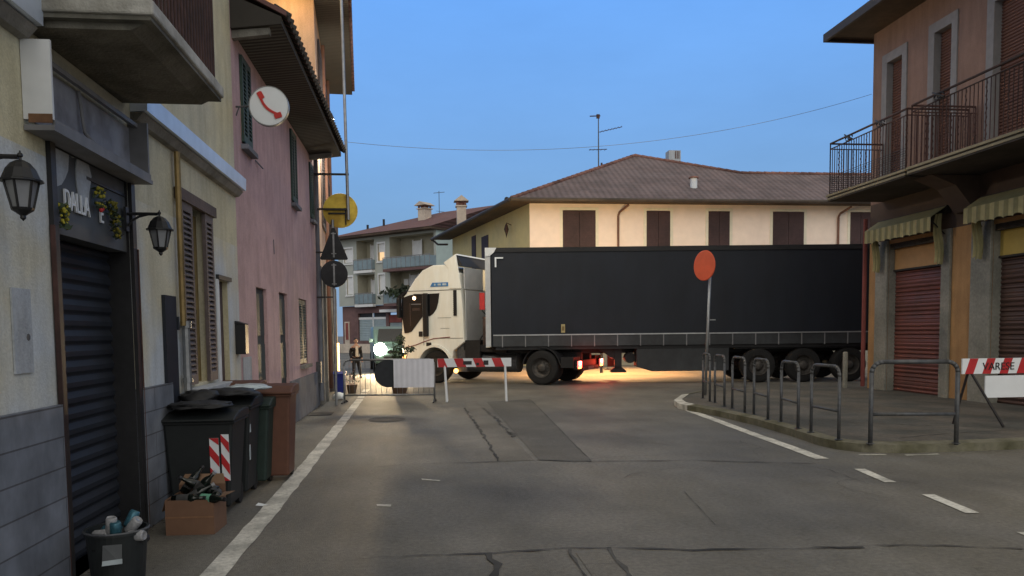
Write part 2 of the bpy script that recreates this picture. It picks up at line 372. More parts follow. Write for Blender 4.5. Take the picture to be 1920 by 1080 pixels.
weather(M['cabwhite'], 2.5, .93, 1.0, .35, .6, (2,2,.4), (1,.98,.94)); weather(M['block'], 3, .70, 1.0, .38, .6, (1,1,.5))
weather(M['paint'], 14, .62, 1.0, .34, .46); weather(M['tile'], .9, .78, 1.1)
E_HEAD = emit('headlight', (1.0, .93, .74), 90)
E_MARK = emit('marker_light', (1.0, .42, .08), 9)
E_RED = emit('tail_light', (1.0, .05, .04), 9)
E_REDH = emit('tail_light_hot', (1.0, .45, .30), 14)
E_WARM = emit('cab_lamp', (1.0, .65, .35), 5)
E_LAMP = emit('street_lamp_glow', (1.0, .70, .30), 15)
E_SHOP = emit('lit_window', (1.0, .62, .22), 3.2)
E_DIM = emit('dim_lit_window', (1.0, .66, .35), .8)

def point(name, loc, e, col, rad=.1, parent=None):
    d = bpy.data.lights.new(name, 'POINT'); d.energy = e; d.color = col; d.shadow_soft_size = rad
    o = bpy.data.objects.new(name, d); SC.collection.objects.link(o); o.location = loc
    if parent: o.parent = parent
    return o
def spot(name, loc, direc, e, col, ang, parent=None, rad=.08):
    d = bpy.data.lights.new(name, 'SPOT'); d.energy = e; d.color = col; d.spot_size = R(ang); d.spot_blend = .6; d.shadow_soft_size = rad
    o = bpy.data.objects.new(name, d); SC.collection.objects.link(o); o.location = loc
    o.rotation_euler = Vector(direc).to_track_quat('-Z', 'Y').to_euler()
    if parent: o.parent = parent
    return o

# ================================================================== GROUND
rd = MB(); rd.quad([(-400,-300,0),(400,-300,0),(400,500,0),(-400,500,0)])
road = tag(rd.build('road', M['asphalt']), 'grey patched asphalt road through the village crossing', 'road', kind='structure')
def strip(pts, wd, z, jit=0.0, mb=None):
    mb = mb or MB(); L = []
    for i, p in enumerate(pts):
        a = Vector(pts[max(i-1, 0)]); b = Vector(pts[min(i+1, len(pts)-1)]); d = (b-a).normalized(); nn = Vector((-d.y, d.x))
        ww = wd*.5*(1+random.uniform(-jit, jit)); off = nn*random.uniform(-jit, jit)*wd*.8
        p = Vector(p)+off
        L.append((p+nn*ww, p-nn*ww))
    for (a, b), (c, d) in zip(L[:-1], L[1:]): mb.quad([(a.x,a.y,z),(b.x,b.y,z),(d.x,d.y,z),(c.x,c.y,z)])
    return mb
def dense(pts, step=.12):
    o = []
    for a, b in zip(pts[:-1], pts[1:]):
        a = Vector(a); b = Vector(b); n = max(1, int((b-a).length/step))
        for i in range(n): o.append(tuple(a.lerp(b, i/n)))
    o.append(tuple(pts[-1])); return o
# repaired rectangles of asphalt
MB().quad([(1.42,17.5,.004),(1.38,9.36,.004),(1.97,9.17,.004),(2.45,18.0,.004)]).build('asphalt_patch', M['asphalt_b'], road)
MB().quad([(.93,17.6,.004),(.90,9.36,.004),(1.32,9.36,.004),(1.2,17.7,.004)]).build('asphalt_patch', M['asphalt_l'], road)
MB().quad([(1.04,5.36,.004),(1.04,2.0,.004),(1.27,2.0,.004),(1.27,5.36,.004)]).build('asphalt_patch', M['asphalt_l'], road)
sm = MB()
for pts, wd, j in [([(-.56,9.18),(-.2,9.31),(.54,9.33),(.92,9.34)], .018, .8), ([(1.35,9.36),(1.97,9.15)], .03, .8), ([(1.97,9.15),(3.16,9.02),(3.7,8.8),(4.43,8.56)], .018, .8),
                   ([(-.56,5.41),(-.13,5.45),(.38,5.42),(.99,5.49),(1.32,5.44),(1.86,5.3),(2.53,5.23),(3.38,5.21),(4.1,5.0)], .02, .9),
                   ([(2.7,5.23),(3.05,5.21)], .035, .9),
                   ([(.85,16.2),(.88,14.1),(.9,11.9),(.9,10.5),(.89,9.36)], .035, .8), ([(1.22,16.1),(1.3,14.0),(1.31,11.5)], .04, .9), ([(1.31,12.1),(1.31,11.5)], .10, .9),
                   ([(1.0,5.44),(1.01,5.2),(1.0,4.7)], .025, .8), ([(1.31,5.45),(1.29,5.15),(1.28,4.97),(1.27,4.6)], .032, .9),
                   ([(.42,5.42),(.45,5.16),(.41,4.8)], .045, .9), ([(1.02,5.07),(1.27,5.06)], .012, .8), ([(2.46,7.29),(2.27,5.97)], .005, .6),
                   ([(1.97,9.17),(2.18,13),(2.45,17.9)], .012, .6)]:
    strip(dense(pts), wd, .008, j, sm)
rnd = random.Random(5)
for k in range(16):      # hairline cracks
    x, y = rnd.uniform(-1, 4.2), rnd.uniform(4.6, 15); a = rnd.uniform(0, 3.1); pts = [(x, y)]
    for q in range(rnd.randint(6, 16)): a += rnd.uniform(-.5, .5); x += .12*math.cos(a); y += .12*math.sin(a); pts.append((x, y))
    strip(pts, .005, .0075, .7, sm)
sm.build('tar_seam', M['tar'], road)
# painted markings
def line(pts, wd, jit=.05): strip(dense(pts, .2), wd, .006, jit).build('painted_line', M['paint'], road)
line([(-1.335,3.0),(-1.345,5.2),(-1.33,7.5),(-1.36,12),(-1.435,19.0)], .165)
for a, b in (((-1.45,19.25),(-1.46,19.9)), ((-1.46,20.15),(-1.47,20.8)), ((-1.48,21.2),(-1.5,22.2))): line([a, b], .16)
line([(5.07,14.72),(4.84,11.5),(4.67,8.87)], .16)
for a, b in (((4.72,8.15),(4.61,7.38)), ((4.60,6.78),(4.49,6.03)), ((4.44,5.4),(4.36,4.6))): line([a, b], .115)
line([(5.26,9.10),(5.57,9.04)], .05, .4); line([(5.77,8.96),(6.2,8.94)], .05, .4)
MB().quad([(-.02,8.37,.006),(-.01,8.30,.006),(.165,8.20,.006),(.18,8.25,.006)]).build('painted_line', M['paint'], road)
MB().quad([(-.42,7.17,.006),(-.41,7.10,.006),(-.29,7.05,.006),(-.285,7.13,.006)]).build('painted_line', M['paint'], road)
mh = MB(); mh.lathe([(0,.006),(.30,.006),(.30,.008),(.33,.008)], (-.62,14.3,0), n=24)
mh.build('manhole_cover', M['tar'], road)
mh = MB(); mh.box(-2.15,-1.7,15.3,15.8,.004,.012); mh.build('drain_grate', M['tar'], road)

# pavement on the right corner, kerb stones
PZ = .12
kp = [(6.6,18.3),(5.75,17.2),(5.15,15.9),(5.0,15.2),(5.02,14.7),(5.2,13.7),(5.3,12.2),(5.26,10.9),(5.18,9.95),(5.22,9.55),(5.4,9.28),(5.75,9.12),(6.6,9.1),(7.5,9.16),(9.5,9.3),(14,9.5)]
inn = []
for i, p in enumerate(kp):
    a = Vector(kp[max(i-1,0)]); b = Vector(kp[min(i+1,len(kp)-1)]); d = (b-a).normalized(); inn.append(tuple(Vector(p)+Vector((-d.y, d.x))*.16))
pv = MB(); pts = inn+[(14,18.3)]
pv.prism(pts, 'z', .0, PZ-.004)
pav = tag(pv.build('pavement', M['walk'], tri=True), 'raised asphalt pavement on the corner before the shuttered shops', 'pavement', kind='structure')
kb = MB(); n = len(kp)
for i in range(n-1):
    a, b, c, d = kp[i], kp[i+1], inn[i+1], inn[i]
    mi = 1 if i in (1, 2, 3) else 0
    kb.add([(*a,0),(*b,0),(*b,PZ-.015),(*a,PZ-.015),(*c,PZ+.004),(*d,PZ+.004)], [(0,1,2,3),(3,2,4,5)], mi)
kb.build('kerb', [M['kerb'], M['kerb_w']], pav)
ck = MB()
for pts in ([(5.9,11.9),(7.1,10.9),(8.2,10.3)], [(6.6,14.5),(7.6,12.5),(8.5,11.2)], [(6.1,9.6),(7.0,9.9),(9.0,10.2)]): strip(dense(pts), .015, PZ+.002, .8, ck)
ck.build('pavement_crack', M['tar'], pav)

# ================================================================== facade helpers (local frame: x along, y into the wall, z up)
def facade(mb, s0, s1, z0, z1, holes, y=0.0, mfun=None, cuts=(), zc=()):
    xs = sorted(set([s0, s1]+[v for h in holes for v in h[:2]]+list(cuts))); zs = sorted(set([z0, z1]+[v for h in holes for v in h[2:4]]+list(zc)))
    for a, b in zip(xs[:-1], xs[1:]):
        for c, d in zip(zs[:-1], zs[1:]):
            mxx, mz = (a+b)/2, (c+d)/2
            if a < s0-1e-6 or b > s1+1e-6 or c < z0-1e-6 or d > z1+1e-6: continue
            if any(h[0] < mxx < h[1] and h[2] < mz < h[3] for h in holes): continue
            mb.quad([(a,y,c),(b,y,c),(b,y,d),(a,y,d)], mfun(mxx, mz) if mfun else 0)
    for h in holes:
        a, b, c, d, dp = h[:5]; mi = h[5] if len(h) > 5 else 0
        mb.quad([(a,y,c),(a,y+dp,c),(a,y+dp,d),(a,y,d)], mi); mb.quad([(b,y,c),(b,y,d),(b,y+dp,d),(b,y+dp,c)], mi)
        mb.quad([(a,y,d),(a,y+dp,d),(b,y+dp,d),(b,y,d)], mi); mb.quad([(a,y,c),(b,y,c),(b,y+dp,c),(a,y+dp,c)], mi)
    return mb
def louvre(mb, a, b, z0, z1, y, m=0, th=.035, pitch=.05):
    """a louvred shutter leaf: frame + tilted slats"""
    st = .05
    mb.box(a, a+st, y-th, y, z0, z1, m); mb.box(b-st, b, y-th, y, z0, z1, m)
    mb.box(a+st, b-st, y-th, y, z0, z0+.08, m); mb.box(a+st, b-st, y-th, y, z1-.08, z1, m)
    z = z0+.08
    while z < z1-.1:
        mb.add([(a+st,y-th,z),(b-st,y-th,z),(b-st,y-.004,z+pitch*.72),(a+st,y-.004,z+pitch*.72),(a+st,y-th,z+.012),(b-st,y-th,z+.012),(b-st,y-.004,z+pitch*.72+.012),(a+st,y-.004,z+pitch*.72+.012)],
               [(0,3,2,1),(4,5,6,7),(0,1,5,4),(1,2,6,5),(2,3,7,6),(3,0,4,7)], m)
        z += pitch
    return mb
def roller(mb, a, b, z0, z1, y, pitch=.11, m=0):
    z = z0
    while z < z1-1e-6:
        t = min(z+pitch, z1); h = t-z
        prof = [(y, z), (y-.004, z+h*.12), (y-.020, z+h*.3), (y-.022, z+h*.62), (y-.006, z+h*.88), (y, t)]
        for p, q in zip(prof[:-1], prof[1:]): mb.quad([(a,p[0],p[1]),(b,p[0],p[1]),(b,q[0],q[1]),(a,q[0],q[1])], m)
        z = t
    return mb

# ================================================================== LEFT: CREAM HOUSE   (local s = world y)
LW = -2.2
cream = thing('cream_house', (LW, 0, 0), R(90), 'cream plastered house with grey block plinth, dark roller door and louvred window', 'house')
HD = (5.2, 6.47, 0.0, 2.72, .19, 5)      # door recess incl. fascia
HW = (8.12, 8.62, 1.06, 2.80, .16)
H1 = (9.12, 9.58, 0.0, 2.14, .12)
def mf(x, z):
    if z < 1.12 and x < 7.3: return 1
    if z < 1.0 and x < 9.9: return 4
    if z < 2.6: return 3
    return 0
cw = MB(); facade(cw, -3.0, 10.15, 0, 7.6, [HD, HW, H1], 0, mf, cuts=(7.3, 9.9), zc=(1.12, 1.0, 2.6))
cw.quad([(-3,0,0),(-3,8,0),(-3,8,7.6),(-3,0,7.6)]); cw.quad([(10.15,0,0),(10.15,0,7.6),(10.15,8,7.6),(10.15,8,0)])
cw.quad([(-3,8,0),(10.15,8,0),(10.15,8,7.6),(-3,8,7.6)])
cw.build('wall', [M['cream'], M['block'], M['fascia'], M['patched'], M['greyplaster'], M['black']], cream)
pl = MB(); pl.box(-3, 5.13, -.035, -.002, 0, 1.12); pl.box(6.55, 7.3, -.035, -.002, 0, 1.12)
pl.build('plinth', M['block'], cream)
rf = MB(); rf.box(-3.3, 10.15, -.25, 8.2, 7.6, 7.8); rf.build('roof', M['tile2'], cream)
co = MB()
for a, b in ((-3, 4.88), (6.6, 10.14)):
    co.prism([(-.002,3.26),(-.13,3.27),(-.135,3.41),(-.002,3.44)], 'x', a, b, 0)
co.build('cornice', M['cornice'], cream)
co = MB()
for a, b in ((-3, 4.88), (6.6, 10.13)): co.prism([(-.002,3.19),(-.05,3.20),(-.10,3.258),(-.002,3.258)], 'x', a, b, 0)
co.build('cornice_lower_trim', M['concrete'], cream)
fr = MB(); fr.box(5.13, 5.197, -.03, -.002, 0, 2.74); fr.box(6.473, 6.55, -.03, -.002, 0, 2.74); fr.box(5.2, 6.47, -.03, .0, 2.70, 2.74)
fr.build('door_frame', M['black'], cream)
for a in (5.118, 6.552):
    fr = MB(); fr.box(a,a+.01,-.038,-.01,0,2.2); fr.build('copper_trim', M['rustiron'], cream)
fa = MB(); fa.box(5.203, 6.467, .02, .16, 2.17, 2.70); fa.build('fascia', M['fascia'], cream)
bx = MB(); bx.box(5.75, 6.45, .008, .02, 2.585, 2.605); bx.build('fascia_slot', M['black'], cream)
rl = MB(); roller(rl, 5.2, 6.47, 0, 2.17, .17, .105); rl.build('roller_door', M['shutterblk'], cream)
# louvred window
sh = MB(); louvre(sh, 7.74, 8.10, 1.06, 2.77, -.003); sh.build('shutter', M['shut_l'], cream)
sh = MB(); louvre(sh, 8.56, 8.87, 1.06, 2.77, -.003); sh.build('shutter', M['shut_l'], cream)
bd = MB(); bd.box(8.30, 8.62, .07, .10, 1.06, 2.74); bd.box(8.14, 8.62, .14, .16, 1.06, 2.80, 1); bd.box(8.42,8.45,.05,.07,1.75,1.79,1); bd.box(8.42,8.45,.05,.07,2.1,2.14,1)
bd.build('inner_shutter', [M['ochre'], M['darkwood']], cream)
hd = MB(); hd.box(7.66, 8.95, -.06, -.002, 2.775, 2.88); hd.build('lintel_board', M['brownwood'], cream)
si = MB(); si.box(7.84, 8.98, -.16, -.002, .97, 1.03); si.build('window_sill', M['sill'], cream, bevel=.008)
# narrow door and its pale surround
dr = MB(); dr.box(9.12, 9.58, .06, .10, 0, 2.14); dr.box(9.16, 9.54, .05, .06, .1, .95); dr.box(9.16, 9.54, .05, .06, 1.05, 2.05); dr.build('door', M['brownwood'], cream)
dr = MB(); dr.box(9.05, 9.118, -.02, -.002, .2, 2.14, 0); dr.box(9.06, 9.66, -.035, -.002, 2.142, 2.19, 1); dr.build('door_surround', [M['whitew'], M['black']], cream)
ap = MB(); ap.box(4.62, 4.83, -.012, -.002, 1.33, 1.80); ap.cyl((4.78,-.014,1.53),(4.78,-.002,1.53),.02,.02,10,1); ap.build('meter_door', [M['greyplaster'], M['steel_d']], cream)
ap = MB(); ap.box(7.18, 7.50, -.03, -.002, .55, 1.88); ap.box(7.5, 7.54, -.04, -.002, 1.58, 1.70); ap.build('dark_service_panel', M['shutterblk'], cream)
# plaster patches left over the door
pp = MB()
for (x, z, w_, h_) in ((5.36,2.70,.11,.50),(5.70,2.62,.12,.42),(5.55,2.8,.05,.2)):
    pts = [(x+w_*math.cos(t)*random.uniform(.75,1.2), z+h_*.5*math.sin(t)*random.uniform(.75,1.2)) for t in [i*math.pi/6 for i in range(12)]]
    pp.prism([(p[0], min(p[1], 2.69)) for p in pts], 'y', .012, .019)
pp.build('torn_plaster', M['greyplaster'], cream, tri=True)
# pipes
pi_ = MB(); pi_.tube([(7.62,-.05,3.18),(7.62,-.05,1.62)], .028); pi_.build('gas_pipe', M['copper'], cream, smooth=False)
pi_ = MB(); pi_.tube([(7.66,-.06,1.62),(7.66,-.06,.05)], .035); pi_.cyl((7.66,-.06,1.6),(7.66,-.06,1.66),.05,.05,10); pi_.cyl((7.66,-.06,1.1),(7.66,-.06,1.14),.045,.045,10); pi_.build('drain_pipe', M['galv'], cream)
# balcony (part) with railing and stone edge
bal = MB(); bal.prism([(-.002,3.28),(-.58,3.28),(-.66,3.32),(-.002,3.32)], 'x', 4.93, 6.44, 0); bal.box(4.88, 6.5, -.71, -.002, 3.32, 3.345, 0)
balo = bal.build('balcony', M['concdirt'], cream)
be = MB(); be.box(4.86, 6.51, -.73, -.002, 3.346, 3.43); be.build('slab_edge', M['edge'], balo, bevel=.012)
rg = MB()
def bars(mb, p, q, z0, z1, step, rad, m=0):
    p = Vector(p); q = Vector(q); n_ = max(1, round((q-p).length/step))
    for i in range(n_+1):
        c = p.lerp(q, i/n_); mb.cyl((c.x,c.y,z0),(c.x,c.y,z1),rad,rad,6,m)
    for z in (z0+.04, z1): mb.cyl((p.x,p.y,z),(q.x,q.y,z),rad*1.5,rad*1.5,6,m)
bars(rg, (4.92,-.06),(4.92,-.67), 3.43, 4.42, .10, .009); bars(rg, (6.46,-.06),(6.46,-.67), 3.43, 4.42, .10, .009); bars(rg, (4.92,-.67),(6.46,-.67), 3.43, 4.42, .075, .010)
rg.build('railing', M['rustiron'], balo)
# scalloped ornament in the near railing
og = MB()
for cxx in (-.45, -.25):
    pts = [(4.92, cxx+.08*math.cos(t), 3.62+.08*math.sin(t)) for t in [i*math.pi/6 for i in range(13)]]; og.tube(pts, .006, 5)
og.build('railing_scroll', M['rustiron'], balo)
bdz = MB(); bdz.box(5.3, 6.1, .05, .1, 3.44, 5.6); bdz.build('balcony_door', M['brownwood'], cream)

# sign box hanging over the door
sb = thing('sign_box', (LW+.002, 4.87, 2.735), R(90), 'empty shallow sign box with white end plate above the roller door', 'sign box')
b1 = MB(); b1.box(0, .02, -.16, -.002, .02, .46, 0); b1.box(-.004, .0, -.158, -.03, .0, .05, 1); b1.build('end_plate', [M['whitebox'], M['rust']], sb)
b1 = MB(); b1.box(1.65, 1.68, -.145, -.002, -.02, .42); b1.build('far_end_plate', M['greymetal'], sb)
b1 = MB(); b1.box(0, 1.68, -.165, -.002, -.04, -.01, 0); b1.box(0.02, 1.65, -.162, -.145, -.01, .03, 0); b1.build('bottom_shelf', M['greymetal'], sb)
b1 = MB(); b1.box(.02, 1.65, -.08, -.05, .38, .41); b1.box(.02, 1.65, -.012, -.004, .03, .38, 1); b1.build('back_board', [M['greymetal'], M['backboard']], sb)
b1 = MB(); b1.tube([(.7,-.03,.38),(.72,-.05,.12),(.78,-.1,.04)], .012); b1.sph((.76,-.07,.06), .03); b1.build('loose_wire', M['greymetal'], sb)

# wall lanterns
def lantern(y, z, label):
    t = thing('wall_lantern', (LW, y, z), R(90), label, 'wall lamp', 'wall lanterns beside the roller door')
    a = MB(); a.box(-.03,.03,-.02,-.002,.02,.20); a.tube([(0,-.02,.15),(0,-.10,.152),(0,-.24,.150)], .012); a.tube([(0,-.02,.06),(0,-.05,.10),(0,-.10,.13),(0,-.17,.148)], .009); a.cyl((0,-.25,.12),(0,-.25,.18),.009,.004,8); a.sph((0,-.25,.158), .014)
    a.build('bracket', M['black'], t)
    k = MB(); k.lathe([(.0,.135),(.02,.132),(.045,.118),(.068,.09),(.082,.055),(.088,.040),(.100,.036),(.100,.028),(.0,.028)], (0,-.25,0), n=12); k.build('cap', M['black'], t)
    g = MB(); g.lathe([(.072,.027),(.044,-.100)], (0,-.25,0), n=6); g.build('glass', M['lampglass'], t)
    c = MB()
    for i in range(6):
        th = 2*math.pi*i/6; c.cyl((.076*math.cos(th),-.25+.076*math.sin(th),.028),(.047*math.cos(th),-.25+.047*math.sin(th),-.10),.006,.006,6)
    c.lathe([(0,-.10),(.054,-.10),(.050,-.112),(.026,-.128),(.013,-.138),(.014,-.15),(0,-.165)], (0,-.25,0), n=10); c.build('cage', M['black'], t)
    return t
lantern(4.27, 2.27, 'black lantern on the wall at the left edge, nearest one')
lantern(6.40, 2.30, 'smaller looking black lantern between roller door and louvred window')

# letters and flower bunches over the door
def text(name, body, size, M4, mat_, parent=None, ext=.006):
    c = bpy.data.curves.new(name, 'FONT'); c.body = body; c.size = size; c.extrude = ext; c.align_x = 'LEFT'; c.materials.append(mat_)
    o = bpy.data.objects.new(name, c); SC.collection.objects.link(o)
    bpy.context.view_layer.update()
    me = bpy.data.meshes.new_from_object(o.evaluated_get(bpy.context.evaluated_depsgraph_get()))
    bpy.data.objects.remove(o); bpy.data.curves.remove(c)
    o = bpy.data.objects.new(name, me); SC.collection.objects.link(o)
    if parent: o.parent = parent
    o.matrix_local = M4; return o
tl = text('sign_letters', 'DALLA', .195, Matrix.Translation((LW-.008, 5.37, 2.335)) @ Matrix.Rotation(R(90), 4, 'Z') @ Matrix.Rotation(R(90), 4, 'X') @ Matrix.Diagonal((.66, .93, 1, 1)), M['white'])
tag(tl, 'white letters reading DALLA on the dark door fascia', 'lettering')
tl = text('sign_letters', 'E', .195, Matrix.Translation((LW-.008, 5.935, 2.325)) @ Matrix.Rotation(R(90), 4, 'Z') @ Matrix.Rotation(R(90), 4, 'X') @ Matrix.Diagonal((.66, .93, 1, 1)), M['white'])
tag(tl, 'single white letter E between two flower bunches on fascia', 'lettering')
def bunch(y, z, h, label, mats=('flower','leaf','redd'), extra=0):
    mb = MB(); 
    for i in range(26):
        c = Vector((LW-.0+random.uniform(.01,.05), y+random.uniform(-.045,.045), z+random.uniform(-h/2,h/2)))
        mb.sph(c, random.uniform(.008,.016), 6, 0)
    for i in range(30):
        c = Vector((LW+random.uniform(.0,.05), y+random.uniform(-.05,.05), z+random.uniform(-h/2,h/2))); d = Vector((random.uniform(-1,1),random.uniform(-1,1),random.uniform(-1,1))).normalized()*.03; e_ = d.orthogonal().normalized()*.012
        mb.quad([c-d, c+e_, c+d, c-e_], 1)
    for i in range(extra): mb.sph((LW+.04, y+random.uniform(-.03,.03), z-h*.5+random.uniform(-.03,.02)), .016, 6, 2)
    o = mb.build('flower_bunch', [M[k] for k in mats], smooth=True); return tag(o, label, 'flower bunch', 'yellow flower bunches on the door fascia')
bunch(5.275, 2.275, .15, 'yellow flower bunch left of the first letter')
bunch(5.865, 2.475, .14, 'yellow and red flower bunch between A and E', extra=2)
bunch(6.09, 2.44, .10, 'small yellow bunch just right of the letter E')
bunch(6.15, 2.32, .17, 'largest yellow flower bunch, rightmost and lowest on fascia')
# mailbox by the narrow door
mbx = MB(); mbx.box(LW+.002, LW+.12, 9.88, 10.06, 1.30, 1.66, 0); mbx.prism([(LW+.002,1.66),(LW+.13,1.66),(LW+.002,1.70)], 'y', 9.87, 10.07, 0)
tag(mbx.build('mailbox', M['black'], bevel=.006), 'black mailbox on the pale wall before the pink house', 'mailbox')

# ================================================================== PINK HOUSE
pink = thing('pink_house', (LW, 0, 0), R(90), 'long pink plastered house with green shutters and dark wooden eaves', 'house')
PH = [(11.2,11.95,0,2.18,.14),(12.98,13.75,0,2.20,.14),(15.02,16.05,.96,2.19,.14),(10.60,11.15,3.95,5.06,.10),(14.5,15.1,3.85,5.12,.10),(16.9,17.4,3.9,5.05,.10)]
pw = MB(); facade(pw, 10.15, 17.75, 0, 5.75, PH, 0, lambda x, z: 1 if z < .74 else 0, zc=(.74,))
pw.quad([(17.75,0,0),(17.75,8,0),(17.75,8,5.75),(17.75,0,5.75)]); pw.quad([(10.15,8,0),(17.75,8,0),(17.75,8,5.75),(10.15,8,5.75)])
pw.build('wall', [M['pink'], M['pinkbase']], pink)
pb = MB(); 
for a, b in ((10.16,11.15),(12.0,12.93),(13.8,17.2)):
    pb = MB(); pb.box(a, b, -.03, -.002, 0, .74); pb.build('plinth', M['pinkbase'], pink)
for a, b in ((11.2,11.95),(12.98,13.75)):
    d_ = MB(); d_.box(a, b, .05, .09, 0, 2.18)
    for k in range(3): d_.box(a+.06, b-.06, .035, .05, .12+k*.7, .12+k*.7+.58)
    d_.build('door', M['greendoor'], pink)
d_ = MB(); louvre(d_, 15.04, 15.52, .98, 2.17, .05); louvre(d_, 15.55, 16.03, .98, 2.17, .05); d_.build('shutter', M['greendoor'], pink)
d_ = MB(); d_.box(14.98, 16.1, -.08, -.002, .90, .96); d_.build('window_sill', M['concrete'], pink)
for a, b, c, d in ((10.60,11.15,3.95,5.06),(14.5,15.1,3.85,5.12),(16.9,17.4,3.9,5.05)):
    s_ = MB(); mid = (a+b)/2; louvre(s_, a+.01, mid-.004, c+.02, d-.02, .0); louvre(s_, mid+.004, b-.01, c+.02, d-.02, .0); s_.build('shutter', M['green'], pink)
    s_ = MB(); s_.box(a-.04, b+.04, -.09, -.002, c-.08, c-.02); s_.build('window_sill', M['pinkbase'], pink)
# roof with boarded eaves
er = MB(); er.prism([(-.60,5.27),(-.002,5.20),(-.002,5.60),(-.60,5.355)], 'x', 10.17, 17.5, 0)
er.build('eaves_boards', M['wood_d'], pink)
for x in (10.22, 17.0):
    ra = MB(); ra.prism([(-.002,5.10),(-.45,5.16),(-.45,5.24),(-.002,5.195)], 'x', x, x+.10); ra.build('rafter', M['concrete'], pink)
rt = MB(); rt.add([(10.17,-.66,5.365),(17.6,-.66,5.365),(17.6,4,7.7),(10.17,4,7.7),(10.17,-.66,5.42),(17.6,-.66,5.42),(17.6,4,7.76),(10.17,4,7.76)],
    [(0,3,2,1),(4,5,6,7),(0,1,5,4),(1,2,6,5),(2,3,7,6),(3,0,4,7)])
rt.add([(10.17,8.4,5.365),(17.6,8.4,5.365),(17.6,4,7.7),(10.17,4,7.7)],[(0,1,2,3)])
rfo = rt.build('roof', M['tile2'], pink)
te = MB()
for k in range(38): te.cyl((10.25+k*.195,-.69,5.375),(10.25+k*.195,-.5,5.49),.05,.05,8)
te.build('edge_tiles', M['darkwood'], rfo)
dp = MB(); dp.tube([(17.55,-.06,5.5),(17.55,-.06,.1)], .045); dp.build('downpipe', M['pinkbase'], pink)
dp = MB(); dp.box(17.2,17.36,-.10,-.002,.50,.95); dp.build('meter_box', M['steel_d'], pink)

s_ = MB(); s_.tube([(12.6,-.01,2.97),(12.62,-.01,2.75)], .006, 5); s_.tube([(11.4,-.01,3.9),(11.7,-.05,3.85)], .01, 5); s_.build('facade_cable', M['pinkbase'], pink)
s_ = MB(); s_.box(10.25,10.75,-.006,-.002,.75,1.25); s_.box(10.3,10.6,-.008,-.0062,1.3,1.6); s_.build('repair_patch', M['greyplaster'], pink)
# phone sign
ph = thing('phone_sign', (-1.80, 10.3, 4.33), 0, 'round white sign with red telephone handset sticking out from pink house', 'sign')
p_ = MB(); p_.cyl((0,.06,0),(0,0,0),.232,.232,40); p_.build('sign_disc', M['white'], ph, bevel=.006)
p_ = MB(); p_.lathe([(.232,.062),(.24,.062),(.24,-.004),(.232,-.004)], (0,0,0), 'y', 40); p_.build('rim', M['galv'], ph)
hs = MB()
arc = []
for i in range(13):
    t = i/12; x = -.105+.215*t; z = .13-.23*t; bow = -.045*math.sin(math.pi*t)
    arc.append((x+bow*.75, z+bow*.72))
nrm = (.73,.68)
hs.prism([(p[0]-nrm[0]*.016, p[1]-nrm[1]*.016) for p in arc]+[(p[0]+nrm[0]*.016, p[1]+nrm[1]*.016) for p in arc[::-1]], 'y', -.012, -.001)
def rot2(pts, c, a): return [(c[0]+x*math.cos(a)-z*math.sin(a), c[1]+x*math.sin(a)+z*math.cos(a)) for x, z in pts]
cap = [(-.042,-.030),(.040,-.030),(.048,-.01),(.044,.034),(-.036,.034),(-.046,.01)]
hs.prism(rot2(cap, (-.095,.125), R(-62)), 'y', -.015, -.0012); hs.prism(rot2(cap, (.108,-.115), R(18)), 'y', -.015, -.0012)
hs.build('handset_symbol', M['red'], ph, tri=True)
p_ = MB(); p_.tube([(-.40,.03,-.01),(-.22,.03,0)], .012); p_.tube([(-.40,.03,-.12),(-.36,.03,-.01)], .008); p_.build('bracket', M['steel_d'], ph)

# ================================================================== TALL HOUSE beyond the pink one
tall = thing('tall_peach_house', (LW, 18.45, 0), R(94.0), 'tall peach plastered house with wide eaves rising behind the pink house', 'house')
TH = [(1.1,2.6,4.1,6.0,.12),(1.3,2.9,0,2.5,.3),(1.1,2.6,7.0,8.4,.12),(4.4,5.6,7.0,8.4,.12),(4.4,5.8,4.1,5.9,.12)]
tw = MB(); facade(tw, 0, 7.1, 0, 9.0, TH, 0, lambda x, z: 0)
tw.quad([(0,0,0),(0,0,9),(0,9,9),(0,9,0)]); tw.quad([(7.1,0,0),(7.1,9,0),(7.1,9,9),(7.1,0,9)]); tw.quad([(0,9,0),(0,9,9),(7.1,9,9),(7.1,9,0)])
tw.prism([(0,9.0),(9,9.0),(4.5,11.0)], 'x', 0, .02)
tw.build('wall', [M['tallwall']], tall)
for a, b, c, d in ((1.1,2.6,4.1,6.0),(1.1,2.6,7.0,8.4),(4.4,5.6,7.0,8.4),(4.4,5.8,4.1,5.9)):
    s_ = MB(); louvre(s_, a, (a+b)/2-.01, c, d, -.01, pitch=.07); louvre(s_, (a+b)/2+.01, b, c, d, -.01, pitch=.07); s_.build('shutter', M['shut_l'], tall)
s_ = MB(); s_.box(1.3,2.9,.2,.3,0,2.5); s_.build('door', M['brownwood'], tall)
for q in ((-.68,.0,-.05,.35,3.0),(.02,.5,-.10,-.002,2.9),(3.3,3.7,-.12,-.002,2.9),(6.4,6.9,-.12,-.002,2.9)):
    s_ = MB(); s_.box(q[0],q[1],q[2],q[3],0,q[4]); s_.build('pilaster', M['concrete'], tall)
s_ = MB(); s_.box(-.55,7.2,-.74,9.6,8.9,9.02); s_.build('eaves', M['wood_d'], tall)
s_ = MB(); s_.tube([(3.0,-.05,8.9),(3.0,-.05,.1)], .05); s_.tube([(5.9,-.05,8.9),(5.9,-.05,.1)], .05); s_.build('downpipe', M['pipe_b'], tall)
s_ = MB(); s_.prism([(-.82,9.021),(9.7,9.021),(4.5,11.5)], 'x', -.6, 7.25); s_.build('roof', M['tile2'], tall)
